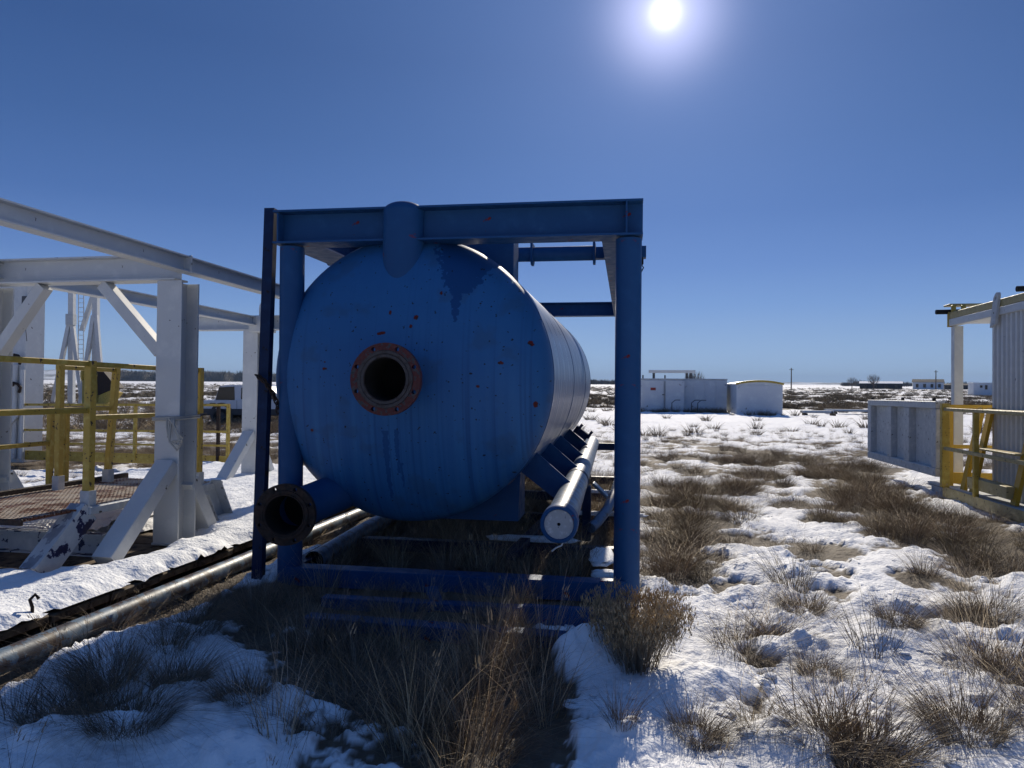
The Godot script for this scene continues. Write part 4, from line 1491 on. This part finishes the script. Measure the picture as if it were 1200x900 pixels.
	for l2 in [[4.76, 12.95, 3.07], [5.03, 10.9, 3.155]]:
		mb = MB.new()
		mb.tube([q(l2[0], l2[2], l2[1]), q(5.7, l2[2] + 0.01, l2[1])], 0.04, 14)
		part(s, "roof_pipe", mb, M.black)
	mb = MB.new()
	lifting_eye(mb, q(4.915, 2.68, 11.3), Vector3(0, 0.25, 1.0).normalized(), Vector3(0, 1.0, 0.25).normalized(), 0.16, 0.48, 0.03, 0.035)
	part(s, "lifting_eye", mb, M.white_worn)

	# stairs leaning on the shed wall
	var st := thing("steel_stair", "steep yellow steel stair with cream treads leaning on the shed wall", "stair", fC, 4.8, 0.24, 10.7)
	for l3 in [11.75, 11.45, 10.25]:
		mb = MB.new()
		mb.ext(channel(0.13, 0.05, 0.01), q(4.68, 0.26, l3), q(4.93, 1.5, l3), Vector3(0, 0, 1))
		part(st, "stringer", mb, M.yellow_clean)
	for k in 3:
		var f := [0.12, 0.52, 0.97][k] as float
		mb = MB.new()
		mb.box(q(lerpf(4.67, 4.92, f), lerpf(0.26, 1.5, f), 10.85), Vector3(0.16, 0.03 if k else 0.16, 1.16))
		part(st, "tread", mb, M.cream)
	var cr := thing("cross_railing", "bright yellow low railing closing the open end of the shed", "railing", fC, 5.2, 0.24, 12.5)
	for y in [1.50, 0.86, 0.36]:
		mb = MB.new()
		mb.box(q(5.6, y, 12.45), Vector3(1.9, 0.06 if y > 0.5 else 0.18, 0.05))
		part(cr, "rail", mb, M.yellow_clean)
	for x in [4.78, 5.62, 6.5]:
		mb = MB.new()
		mb.box(q(x, 0.85, 12.40), Vector3(0.06, 1.24, 0.05))
		part(cr, "rail_post", mb, M.yellow_clean)

# ------------------------------------------------------------------ beyond: tanks, truck, mast, machines, buildings, trees
func yaw(deg: float) -> Transform3D:
	return Transform3D(Basis(Vector3.UP, deg_to_rad(deg)), Vector3.ZERO)

func place(called: String, label: String, cat: String, x: float, d: float, turn: float, group := "") -> Node3D:
	var o := Node3D.new()
	o.name = numbered(called)
	add_child(o)
	org = Vector3.ZERO
	o.transform = Transform3D(Basis(Vector3.UP, deg_to_rad(turn)), Vector3(x, base_h(d) - 0.02, -d))
	put_meta(o, label, cat, group)
	return o

func frac_tank(label: String, x: float, d: float, w: float, len_: float, h: float, curved: bool) -> Node3D:
	var t := place("storage_tank", label, "storage tank", x, d, -10.7)
	var mb := MB.new()
	mb.box(Vector3(0, h * 0.5, -len_ * 0.5), Vector3(w, h, len_), Basis(), 0.04)
	part(t, "tank_body", mb, M.farwhite)
	mb = MB.new()
	if curved:
		var p := PackedVector2Array()
		for i in 13:
			var u := lerpf(-w * 0.5, w * 0.5, i / 12.0)
			p.append(Vector2(u, 0.20 * (1.0 - pow(u / (w * 0.5), 2.0)) + 0.06))
		p.append(Vector2(w * 0.5, -0.01))
		p.append(Vector2(-w * 0.5, -0.01))
		mb.plate(p, Vector3(0, h, -len_ * 0.5), Vector3.RIGHT, Vector3.UP, len_)
		part(t, "curved_roof", mb, M.farwhite)
		mb = MB.new()
		var pts := []
		for i in 13:
			var u := lerpf(-w * 0.52, w * 0.52, i / 12.0)
			pts.append(Vector3(u, h + 0.20 * (1.0 - pow(u / (w * 0.52), 2.0)) + 0.06, 0.04))
		mb.tube(pts, 0.07, 8)
		part(t, "yellow_rim", mb, M.yellow)
	else:
		mb.box(Vector3(0, h + 0.04, -len_ * 0.5), Vector3(w + 0.06, 0.08, len_ + 0.06))
		part(t, "roof_rim", mb, M.white_worn)
	return t

func bare_tree(called: String, label: String, x: float, d: float, h: float, sd: int, group := "") -> void:
	var t := place(called, label, "tree", x, d, 0.0, group)
	rng.seed = sd
	var mb := MB.new()
	mb.tube([Vector3(0, -0.3, 0), Vector3(0.05 * h * 0.2, h * 0.3, 0), Vector3(0, h * 0.62, 0.1)], [h * 0.035, h * 0.028, h * 0.012], 8)
	for k in 9:
		var a := rng.randf() * TAU
		var y := h * rng.randf_range(0.2, 0.5)
		mb.tube([Vector3(0, y, 0), Vector3(cos(a) * h * 0.16, y + h * 0.16, sin(a) * h * 0.16), Vector3(cos(a) * h * 0.3, y + h * 0.38, sin(a) * h * 0.3)], [h * 0.016, h * 0.011, h * 0.004], 5)
	part(t, "trunk", mb, M.bark)
	mb = MB.new()
	for k in 420:
		var v := Vector3(rng.randfn(), rng.randfn(), rng.randfn()).normalized() * pow(rng.randf(), 0.4)
		var p := Vector3(v.x * h * 0.42, h * 0.64 + v.y * h * 0.34, v.z * h * 0.42)
		var dr := Vector3(v.x, 0.6, v.z).normalized()
		blade(mb, p, dr, h * 0.12, 0.6, 0.3, Vector3.ZERO, h * 0.02, Vector3(0.12, 0.10, 0.085), 2)
	part(t, "crown", mb, M.straw)

func build_truck() -> void:
	var t := place("pickup_truck", "white pickup truck with dark windows parked behind the far white column", "truck", -14.75, 34.6, -2.0)
	# lengthways along x from the tail (0) to the nose, side faces z
	var mb := MB.new()
	mb.plate(PackedVector2Array([Vector2(0.02, 0.62), Vector2(0.0, 1.12), Vector2(0.04, 1.2), Vector2(0.75, 1.21), Vector2(4.0, 1.22), Vector2(5.5, 1.14), Vector2(5.82, 1.0), Vector2(5.86, 0.62)]), Vector3(0, 0, 0), Vector3.RIGHT, Vector3.UP, 1.94)
	part(t, "body", mb, M.carwhite)
	mb = MB.new()
	mb.plate(PackedVector2Array([Vector2(0.66, 1.2), Vector2(0.86, 1.84), Vector2(1.2, 1.93), Vector2(2.9, 1.93), Vector2(3.25, 1.88), Vector2(4.02, 1.2)]), Vector3.ZERO, Vector3.RIGHT, Vector3.UP, 1.66)
	part(t, "cab", mb, M.carwhite)
	for g in [[[0.70, 1.22], [0.86, 1.82], [1.60, 1.86], [1.62, 1.22]], [[1.92, 1.26], [1.94, 1.80], [2.75, 1.82], [2.78, 1.26]], [[2.86, 1.26], [2.86, 1.82], [3.2, 1.80], [3.78, 1.26]]]:
		var p := PackedVector2Array()
		for e in g:
			p.append(Vector2(e[0], e[1]))
		mb = MB.new()
		mb.plate(p, Vector3.ZERO, Vector3.RIGHT, Vector3.UP, 1.69)
		part(t, "window", mb, M.glass)
	mb = MB.new()
	mb.box(Vector3(2.93, 0.66, 0), Vector3(5.84, 0.34, 1.97), Basis(), 0.04)  # dark grey band round the lower body
	part(t, "lower_body_band", mb, M.cargrey)
	for x in [1.05, 4.75]:
		mb = MB.new()
		for s in [-1.0, 1.0]:
			mb.lathe([Vector2(0.40, -0.02), Vector2(0.54, -0.02), Vector2(0.54, 0.02), Vector2(0.40, 0.02)], Vector3(x, 0.55, s * 0.985), Vector3(0, 0, 1), 24)
		part(t, "wheel_arch", mb, M.cargrey)
		for s in [-1.0, 1.0]:
			mb = MB.new()
			mb.lathe([Vector2(0.24, 0.13), Vector2(0.37, 0.125), Vector2(0.41, 0.09), Vector2(0.41, -0.09), Vector2(0.37, -0.125), Vector2(0.24, -0.13)], Vector3(x, 0.40, s * 0.88), Vector3(0, 0, 1), 28)
			var wh := part(t, "wheel", mb, M.rubber)
			mb = MB.new()
			mb.lathe([Vector2(0.0, 0.10), Vector2(0.07, 0.10), Vector2(0.2, 0.06), Vector2(0.24, 0.12)], Vector3(x, 0.40, s * 0.88), Vector3(0, 0, s), 20)
			part(wh, "rim", mb, M.cargrey)
	mb = MB.new()
	for s in [-1.0, 1.0]:
		mb.box(Vector3(0.06, 0.98, s * 0.90), Vector3(0.2, 0.42, 0.17))
	part(t, "tail_light", mb, M.redlight)
	mb = MB.new()
	mb.box(Vector3(-0.06, 0.55, 0), Vector3(0.16, 0.2, 1.85))
	part(t, "rear_bumper", mb, M.cargrey)
	mb = MB.new()
	mb.box(Vector3(0.62, 1.05, 0.975), Vector3(0.28, 0.05, 0.01))
	part(t, "badge_strip", mb, M.cargrey)
	for x in [1.78, 2.83]:
		mb = MB.new()
		mb.box(Vector3(x, 0.98, 0.972), Vector3(0.015, 0.44, 0.008), Basis(), 0.001)
		part(t, "door_gap", mb, M.cargrey)

func build_mast() -> void:
	var t := place("rig_mast", "distant white rig mast with two tripod legs and a caged ladder", "rig mast", -36.6, 59.0, 0.0)
	var mb: MB
	var W := func(px: float, py: float, dz: float) -> Vector3: return Vector3(px, py, dz)
	for leg in [[0.0, 10.6, 0.0], [2.35, 10.4, 0.6]]:
		mb = MB.new()
		mb.ext(rect(0.42, 0.42), W.call(leg[0], 0.0, leg[2]), W.call(leg[0], leg[1], leg[2]), Vector3(0, 0, 1))
		part(t, "leg", mb, M.white)
		var side := 1.25 if leg[0] < 1.0 else 0.95
		for s in [-1.0, 1.0]:
			mb = MB.new()
			mb.ext(rect(0.3, 0.3), W.call(leg[0] + s * side, 0.0, leg[2] + 0.5), W.call(leg[0] + s * 0.1, 6.9 if leg[0] < 1.0 else 7.4, leg[2] + 0.15), Vector3(0, 0, 1))
			part(t, "raking_leg", mb, M.white)
	mb = MB.new()
	mb.box(W.call(0.05, 7.1, 0.2), Vector3(0.62, 0.9, 0.5))
	part(t, "clamp_head", mb, M.white_worn)
	mb = MB.new()
	mb.ext(rect(0.3, 0.3), W.call(2.1, 10.0, 0.1), W.call(0.9, 6.2, 0.1), Vector3(0, 0, 1))
	part(t, "brace", mb, M.white)
	mb = MB.new()
	mb.box(W.call(1.75, 3.4, 0.4), Vector3(1.9, 0.24, 0.3))
	part(t, "cross_arm", mb, M.white)
	mb = MB.new()
	for s in [0.85, 1.28]:
		mb.box(W.call(s, 6.5, 0.5), Vector3(0.06, 9.5, 0.06))
	part(t, "ladder_rail", mb, M.white)
	for i in 24:
		mb = MB.new()
		mb.box(W.call(1.065, 2.0 + i * 0.38, 0.5), Vector3(0.38, 0.045, 0.04))
		part(t, "rung", mb, M.white)
	mb = MB.new()
	mb.tube([W.call(1.5, 3.35, 0.55), W.call(1.6, 2.6, 0.6), W.call(1.5, 2.0, 0.6)], 0.04, 6)
	part(t, "hanging_hose", mb, M.black)

func build_machines() -> void:
	var mb: MB
	var t := place("yellow_winch", "rusty yellow winch machine with dark chute among the mast legs", "machine", -33.3, 57.0, 0.0)
	mb = MB.new()
	mb.box(Vector3(-0.2, 1.1, 0), Vector3(1.3, 2.0, 1.4), Basis(), 0.08)
	part(t, "body", mb, M.yellow)
	mb = MB.new()
	mb.lathe([Vector2(0.0, 0.75), Vector2(0.7, 0.75), Vector2(0.78, 0.6), Vector2(0.5, 0.5), Vector2(0.5, -0.5), Vector2(0.78, -0.6), Vector2(0.7, -0.75)], Vector3(-0.2, 2.5, 0), Vector3(1, 0, 0), 24)
	part(t, "drum", mb, M.yellow)
	mb = MB.new()
	mb.plate(PackedVector2Array([Vector2(0.4, 2.9), Vector2(0.75, 3.0), Vector2(2.0, 1.5), Vector2(1.1, 1.2), Vector2(0.5, 0.9)]), Vector3(0, 0, 0.2), Vector3.RIGHT, Vector3.UP, 1.1)
	part(t, "chute", mb, M.rust)
	mb = MB.new()
	mb.plate(PackedVector2Array([Vector2(0.5, 0.1), Vector2(0.6, 0.9), Vector2(1.5, 1.3), Vector2(2.0, 1.1), Vector2(1.2, 0.1)]), Vector3(0, 0, 0.3), Vector3.RIGHT, Vector3.UP, 1.0)
	part(t, "spout", mb, M.yellow)
	t = place("yellow_loader_bucket", "yellow loader bucket resting on the plain beside the broad white leg", "machine", -38.6, 55.0, 0.0)
	mb = MB.new()
	mb.plate(PackedVector2Array([Vector2(-1.2, 0.0), Vector2(-1.3, 1.5), Vector2(-0.4, 1.35), Vector2(0.3, 0.75), Vector2(0.45, 0.35), Vector2(0.2, 0.0)]), Vector3.ZERO, Vector3.RIGHT, Vector3.UP, 1.8)
	part(t, "bucket", mb, M.yellow)
	mb = MB.new()
	mb.plate(PackedVector2Array([Vector2(-0.3, 1.4), Vector2(0.35, 0.84), Vector2(0.3, 0.76), Vector2(-0.4, 1.3)]), Vector3.ZERO, Vector3.RIGHT, Vector3.UP, 1.95)
	part(t, "blade_plate", mb, M.cream)
	mb = MB.new()
	mb.box(Vector3(0.5, 0.5, 0), Vector3(0.5, 0.5, 0.8))
	part(t, "arm", mb, M.black)

func build_far() -> void:
	var mb: MB
	var a := frac_tank("white box tank with double doors and a red notice, right of the blue frame", 10.9, 52.5, 3.35, 9.0, 2.42, false)
	for s in [-1.0, 1.0]:
		mb = MB.new()
		mb.box(Vector3(0.32 + s * 0.74, 1.25, 0.03), Vector3(1.44, 2.2, 0.05), Basis(), 0.01)
		part(a, "door", mb, M.farwhite)
	mb = MB.new()
	mb.box(Vector3(-0.45, 1.72, 0.062), Vector3(0.38, 0.2, 0.01), Basis(), 0.001)
	part(a, "notice", mb, M.noticered)
	mb = MB.new()
	mb.box(Vector3(0.28, 1.3, 0.08), Vector3(0.16, 0.07, 0.06))
	mb.tube([Vector3(0.40, 0.3, 0.08), Vector3(0.40, 2.3, 0.08)], 0.025, 6)
	part(a, "door_handle", mb, M.steel)
	for x in [-1.6, -1.2, 0.4]:
		mb = MB.new()
		mb.tube([Vector3(x, 2.4, -0.1), Vector3(x, 2.75, -0.1)], 0.05, 8)
		part(a, "roof_vent", mb, M.black)
	var b := frac_tank("plain white box tank between the doored tank and the yellow rimmed tank", 14.28, 52.6, 3.2, 9.0, 2.42, false)
	for x in [-0.8, 0.0, 0.8]:
		mb = MB.new()
		mb.box(Vector3(x, 1.2, 0.015), Vector3(0.03, 2.3, 0.03), Basis(), 0.004)
		part(b, "panel_seam", mb, M.farwhite)
	frac_tank("white tank with curved roof and yellow rim, farthest right of the white tanks", 16.95, 48.6, 3.02, 6.6, 2.08, true)
	var g := place("pipe_gantry", "grey pipe gantry showing above the roofs of the white tanks", "gantry", 14.2, 64.0, -10.7)
	for x in [-1.4, 1.5, 1.85]:
		mb = MB.new()
		mb.box(Vector3(x, 1.55, 0), Vector3(0.22, 3.1, 0.22))
		part(g, "post", mb, M.cargrey)
	mb = MB.new()
	mb.box(Vector3(0.2, 3.2, 0), Vector3(4.1, 0.26, 0.3))
	part(g, "cross_beam", mb, M.farwhite)
	var rl := place("hoop_railing", "small grey hoop railing standing before the doored white tank", "railing", 12.35, 50.8, 0.0)
	for p in [[-0.9, 0.0], [0.5, 0.0], [0.95, 0.0]]:
		mb = MB.new()
		mb.tube([Vector3(p[0], -0.1, 0), Vector3(p[0], 0.75, 0), Vector3(p[0] + 0.25, 0.95, 0), Vector3(p[0] + 0.6, 0.95, 0)], 0.03, 6)
		part(rl, "hoop", mb, M.cargrey)
	# white office box far right
	var o := place("site_cabin", "small white cabin on the plain seen through the shed's open bay", "cabin", 98.5, 146.0, -14.0)
	mb = MB.new()
	mb.box(Vector3(0, 1.3, 0), Vector3(7.4, 2.6, 3.0), Basis(), 0.03)
	part(o, "wall", mb, M.farwhite)
	mb = MB.new()
	mb.box(Vector3(0, 2.66, 0), Vector3(7.6, 0.12, 3.2))
	part(o, "roof", mb, M.snow)
	for x in [-2.3, -1.4]:
		mb = MB.new()
		mb.box(Vector3(x, 1.75 if x > -2.0 else 1.9, 1.51), Vector3(0.45, 0.9 if x > -2.0 else 0.5, 0.04), Basis(), 0.004)
		part(o, "window", mb, M.glass)
	mb = MB.new()
	mb.box(Vector3(3.4, 1.2, 1.52), Vector3(0.5, 2.4, 0.05))
	part(o, "corner_post", mb, M.fardark)
	# long low buildings on the horizon
	for e in [["long low dark building with snowy roof beside the horizon trees", 187.0, 360.0, 19.0, 3.4], ["shorter pale building with pitched dark roof, middle of the horizon row", 205.0, 350.0, 13.0, 4.4], ["low dark shed at the right end of the horizon row", 226.0, 360.0, 12.0, 2.6]]:
		var bd := place("farm_building", e[0], "building", e[1], e[2], -28.0)
		mb = MB.new()
		mb.box(Vector3(0, e[4] * 0.4, 0), Vector3(e[3], e[4] * 0.8, 8.0), Basis(), 0.02)
		part(bd, "wall", mb, M.farwhite if e[3] == 13.0 else M.fardark)
		mb = MB.new()
		mb.plate(PackedVector2Array([Vector2(-4.4, 0), Vector2(4.4, 0), Vector2(4.4, 0.12), Vector2(0, e[4] * 0.34), Vector2(-4.4, 0.12)]), Vector3(0, e[4] * 0.8, 0), Vector3(0, 0, 1), Vector3.UP, e[3] + 0.6)
		part(bd, "roof", mb, M.snow if e[3] == 19.0 else M.fardark)
		for k in 4:
			mb = MB.new()
			mb.box(Vector3(-e[3] * 0.36 + k * e[3] * 0.24, e[4] * 0.4, 4.02), Vector3(1.2, e[4] * 0.4, 0.06))
			part(bd, "door" if k == 1 else "window", mb, M.glass)
	# poles
	for e in [["wooden power pole on the plain behind the yellow rimmed tank", 118.0, 300.0, 9.0], ["wooden power pole beside the horizon farm buildings", 197.0, 330.0, 9.0], ["tall thin power pole near the left column's brace", -132.0, 270.0, 10.0]]:
		var p := place("power_pole", e[0], "power pole", e[1], e[2], 0.0)
		mb = MB.new()
		mb.tube([Vector3(0, -0.5, 0), Vector3(0, e[3], 0)], [0.28, 0.2], 8)
		part(p, "pole", mb, M.bark)
		mb = MB.new()
		mb.box(Vector3(0, e[3] - 0.7, 0), Vector3(1.8, 0.18, 0.16))
		part(p, "crossarm", mb, M.bark)
	# trees
	bare_tree("bare_tree", "small bare tree standing alone left of the horizon buildings", 158.0, 330.0, 5.2, 301)
	bare_tree("bare_tree", "broad bare tree touching the long low horizon building", 168.0, 330.0, 6.6, 302)
	bare_tree("bare_tree", "dark bushy tree showing above the white tanks' roofs", 36.0, 140.0, 4.4, 303)
	# distant woods: one mass each
	var list := []
	rng.seed = 400
	for i in 260:
		var az := deg_to_rad(rng.randf_range(-29.8, -18.5))
		var r := rng.randf_range(1250.0, 1500.0)
		if absf(rad_to_deg(az) + 24.6) < 0.5 or absf(rad_to_deg(az) + 21.2) < 0.35:
			continue
		var s := rng.randf_range(14.0, 24.0)
		list.append([Transform3D(Basis(Vector3.UP, rng.randf() * TAU).scaled(Vector3(s * 1.3, s, s * 1.3)), Vector3(sin(az) * r, -2.0, -cos(az) * r)), Color(0.7, 0.72, 0.75)])
	for i in 110:
		var az := deg_to_rad(rng.randf_range(6.0, 11.0) if i < 50 else rng.randf_range(25.0, 36.0))
		var r := rng.randf_range(900.0, 1200.0)
		var s := rng.randf_range(5.0, 9.0)
		list.append([Transform3D(Basis(Vector3.UP, rng.randf() * TAU).scaled(Vector3(s * 1.3, s, s * 1.3)), Vector3(sin(az) * r, -1.0, -cos(az) * r)), Color(0.7, 0.72, 0.75)])
	rng.seed = 401
	mb = MB.new()
	for k in 260:
		var v := Vector3(rng.randfn(), absf(rng.randfn()), rng.randfn()).normalized() * pow(rng.randf(), 0.4)
		blade(mb, Vector3(v.x * 0.5, v.y * 0.55 + 0.05, v.z * 0.5), Vector3(v.x, 0.4, v.z).normalized(), 0.28, 0.5, 0.2, Vector3.ZERO, 0.06, Vector3(0.085, 0.078, 0.07), 2)
	scatter("treeline", mb.mesh(), list, "dark line of leafless trees along the horizon", "trees")
	# grey planks and pipes lying about on the plain, right
	for e in [["grey pipe bundle lying on the plain just right of the yellow rimmed tank", 20.5, 47.5, 2.2], ["long low grey pipe rack lying on the plain left of the wall panel", 25.4, 50.0, 6.4]]:
		var p := place("pipe_rack", e[0], "pipe rack", e[1], e[2], -10.0)
		for k in 4:
			mb = MB.new()
			mb.tube([Vector3(-e[3] * 0.5, 0.3 + 0.02 * (k % 2), k * 0.2 - 0.15), Vector3(e[3] * (0.5 - 0.06 * k), 0.3 + 0.02 * (k % 2), k * 0.2 - 0.15)], 0.08, 8)
			part(p, "pipe", mb, M.white_worn if k % 2 else M.cargrey)
		for s in [-0.4, 0.4]:
			mb = MB.new()
			mb.box(Vector3(e[3] * s, 0.1, 0.15), Vector3(0.2, 0.22, 0.8))
			part(p, "bearer", mb, M.wood)

# ------------------------------------------------------------------ single plants in the foreground
func build_plants() -> void:
	# rabbitbrush by the frame's right foot
	var t := Node3D.new()
	t.name = numbered("rabbitbrush")
	add_child(t)
	t.position = Vector3(0.72, ground_h(0.72, 4.05) - 0.02, -4.05)
	put_meta(t, "dry straw coloured rabbitbrush with fuzzy tips at the frame's right foot", "bush")
	rng.seed = 500
	var st := MB.new()
	var tips := MB.new()
	for i in 360:
		var a := rng.randf() * TAU
		var dir := Vector3(cos(a), 0, sin(a))
		var h := rng.randf_range(0.18, 0.36)
		var lean := rng.randf_range(0.05, 0.5)
		var p0 := Vector3(cos(a), 0, sin(a)) * rng.randf_range(0.0, 0.12)
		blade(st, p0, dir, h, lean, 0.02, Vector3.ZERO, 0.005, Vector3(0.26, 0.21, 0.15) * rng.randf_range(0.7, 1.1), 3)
		var tip := st.v[st.v.size() - 1]
		for k in 3:
			var b := rng.randf() * TAU
			var d2 := (dir + Vector3(cos(b), 0, sin(b)) * 0.7).normalized()
			var s0 := tip - Vector3.UP * rng.randf_range(0.05, 0.16)
			blade(st, s0, d2, 0.13, 0.5, 0.0, Vector3.ZERO, 0.0035, Vector3(0.30, 0.24, 0.16), 2)
			var e := st.v[st.v.size() - 1]
			for j in 7:
				var o := Vector3(rng.randf_range(-1, 1), rng.randf_range(-1, 0.6), rng.randf_range(-1, 1)) * 0.02
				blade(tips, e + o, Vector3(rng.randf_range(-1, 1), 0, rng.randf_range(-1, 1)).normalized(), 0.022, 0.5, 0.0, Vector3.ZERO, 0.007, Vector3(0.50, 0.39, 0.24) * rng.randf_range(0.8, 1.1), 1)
	part(t, "stems", st, M.straw).set_meta("kind", "stuff")
	part(t, "seed_heads", tips, M.straw).set_meta("kind", "stuff")
	# single tussocks
	var lst := [
		[1.55, 3.13, 1.15, 0, "big brown grass tussock in snow at the picture's bottom right of centre"],
		[1.48, 4.38, 0.9, 1, "flattened olive brown tussock lying over in snow beyond the snow hump"],
		[2.12, 3.3, 0.85, 0, "upright tussock in snow close to the bottom right corner"],
		[2.2, 4.3, 0.8, 2, "twiggy grey shrub with bare upright twigs in the snow"],
		[2.75, 4.0, 1.0, 1, "long wind-combed tussock sweeping right across the snow"],
		[0.86, 3.25, 0.6, 0, "small dark tussock just below the rabbitbrush"],
		[2.12, 5.15, 0.7, 0, "short tussock alone on the snow level with the frame's foot"],
		[3.4, 5.1, 0.85, 1, "wide low tussock near the right edge below the platform"],
		[-2.2, 3.85, 0.8, 0, "dark tussock in blue shade at the bottom left corner"],
		[-2.1, 4.7, 0.75, 1, "tussock on the sunlit snow bank below the ground pipe"],
		[-1.72, 3.7, 0.7, 0, "shaded tussock between the snow bank and the tall grass"],
		[-1.72, 3.2, 0.75, 1, "shaded tussock at the bottom edge, nearest of those in the left corner"],
		[-1.3, 3.45, 0.6, 0, "small shaded tussock on snow between the left corner and the tall grass"],
		[-2.45, 3.5, 0.6, 2, "dark twiggy shrub at the left edge in blue snow shade"],
		[1.72, 3.95, 0.55, 0, "small tussock behind the big bottom tussock, nearer the camera than the twiggy shrub"],
		[2.62, 3.35, 0.9, 1, "tussock at the right edge in the bottom corner, blades combed right"],
		[2.6, 4.75, 0.7, 0, "mid sized tussock just beyond the long wind-combed one"],
		[3.0, 9.6, 0.8, 0, "lone clump on open snow between the two grass strips"],
		[3.7, 11.4, 1.0, 0, "dark upright clump before the long row of grass clumps"]]
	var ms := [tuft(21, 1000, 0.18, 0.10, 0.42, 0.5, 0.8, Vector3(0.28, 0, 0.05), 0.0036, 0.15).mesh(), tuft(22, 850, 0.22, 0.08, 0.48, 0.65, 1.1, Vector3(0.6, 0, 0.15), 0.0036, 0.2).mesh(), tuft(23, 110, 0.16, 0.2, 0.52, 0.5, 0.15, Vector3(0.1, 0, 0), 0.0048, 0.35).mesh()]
	for e in lst:
		var o := MeshInstance3D.new()
		o.name = numbered("twiggy_shrub" if e[3] == 2 else "grass_tussock")
		o.mesh = ms[e[3]]
		o.material_override = M.straw
		add_child(o)
		o.transform = Transform3D(Basis(Vector3.UP, e[0] * 7.0 if e[3] != 1 else e[0] * 0.3).scaled(Vector3.ONE * e[2]), Vector3(e[0], ground_h(e[0], e[1]) - 0.01, -e[1]))
		put_meta(o, e[4], "shrub" if e[3] == 2 else "grass tussock")
	# clods of crusted snow thrown up over the trampled ground
	rng.seed = 610
	var clod := MB.new()
	org = Vector3.ZERO
	lump(clod, Vector3(0.3, 0, 0.2), Vector3(1.0, 0.8, 1.0), 6, 9)
	for k in clod.v.size():
		var p := clod.v[k] - Vector3(0.3, 0, 0.2)
		clod.v[k] = p * (1.0 + 0.35 * n_small.get_noise_3d(p.x * 1.1, p.y * 1.1, p.z * 1.1))
		clod.c.append(Color(0.86, 0.87, 0.88))
	var list := []
	for k in 2200:
		var d := rng.randf_range(2.6, 9.5)
		var x := rng.randf_range(-3.0, d * 0.8)
		var w := n_cov.get_noise_2d(x * 2.4 + 50.0, d * 2.4)
		if w < 0.02 or snow_at(x, d) < 0.42 or blocked(x, d) or grass_at(x, d) > 0.4:
			continue
		var sc := rng.randf_range(0.006, 0.026) * (1.0 + maxf(w, 0.0)) * (1.0 if d < 4.6 else 0.6)
		list.append([Transform3D(Basis.from_euler(Vector3(rng.randf_range(-0.5, 0.5), rng.randf() * TAU, rng.randf_range(-0.5, 0.5))).scaled(Vector3(sc * rng.randf_range(0.8, 1.7), sc * rng.randf_range(0.4, 0.8), sc * rng.randf_range(0.8, 1.4))), Vector3(x, ground_h(x, d) - sc * 0.2, -d)), Color.WHITE])
	scatter("snow_clods", clod.mesh(), list, "small broken clods of crusted snow scattered over the foreground", "snow", M.ground)

func _ready() -> void:
	# ---- camera: a phone held at eye height, all but level
	var pitch := -atan(2.0 / 832.0)
	var roll := 0.0065
	var fwd := Vector3(0, sin(pitch), -cos(pitch))
	var up0 := Vector3(0, cos(pitch), sin(pitch))
	var cam := Camera3D.new()
	cam.name = "camera"
	cam.fov = rad_to_deg(2.0 * atan(450.0 / 832.0))
	cam.near = 0.05
	cam.far = 14000.0
	var rt := Vector3.RIGHT * cos(roll) + up0 * sin(roll)
	cam.transform = Transform3D(Basis(rt, rt.cross(fwd), -fwd), Vector3(0, 1.65, 0))
	add_child(cam)
	cam.current = true
	# ---- sun and sky: clear winter noon, the sun in the picture
	var az := deg_to_rad(12.0)
	var el := deg_to_rad(27.0)
	var to_sun := Vector3(sin(az) * cos(el), sin(el), -cos(az) * cos(el))
	var sun := DirectionalLight3D.new()
	sun.name = "sun"
	sun.light_energy = 1.6
	sun.light_color = Color(1.0, 0.955, 0.88)
	sun.light_angular_distance = 0.5
	sun.shadow_enabled = true
	sun.transform.basis = Basis.looking_at(-to_sun)
	add_child(sun)
	var env := Environment.new()
	env.background_mode = Environment.BG_SKY
	var sk := Sky.new()
	var pano := PanoramaSkyMaterial.new()
	pano.panorama = sky_texture(to_sun)
	sk.sky_material = pano
	env.sky = sk
	env.tonemap_mode = Environment.TONE_MAPPER_LINEAR
	env.tonemap_exposure = 1.0
	env.sdfgi_enabled = true
	env.ssao_enabled = true
	env.ssil_enabled = true
	env.fog_enabled = true
	env.fog_density = 0.00012
	env.fog_light_color = Color(0.66, 0.76, 0.88)
	var we := WorldEnvironment.new()
	we.name = "environment"
	we.environment = env
	add_child(we)
	# ---- axes of the three groups of equipment, which lean with the slope
	fT = Transform3D(Basis(Vector3.UP, deg_to_rad(-9.08)) * Basis(Vector3.RIGHT, deg_to_rad(-0.28)), Vector3.ZERO)
	fS = Transform3D(Basis(Vector3.UP, deg_to_rad(-10.69)) * Basis(Vector3.RIGHT, deg_to_rad(-1.08)), Vector3.ZERO)
	fC = Transform3D(Basis(Vector3.UP, deg_to_rad(-10.69)) * Basis(Vector3.RIGHT, deg_to_rad(-0.88)), Vector3.ZERO)
	make_materials()
	M.bark = plain(Color(0.30, 0.25, 0.21), 0.9)
	M.noticered = plain(Color(0.55, 0.18, 0.14), 0.6)
	fill_grass_grid()
	build_ground()
	build_hills()
	build_tank()
	build_frame()
	build_header_pipe()
	build_around_tank()
	build_white_structure()
	build_right()
	build_far()
	build_mast()
	build_machines()
	build_truck()
	build_plants()
	build_grass()
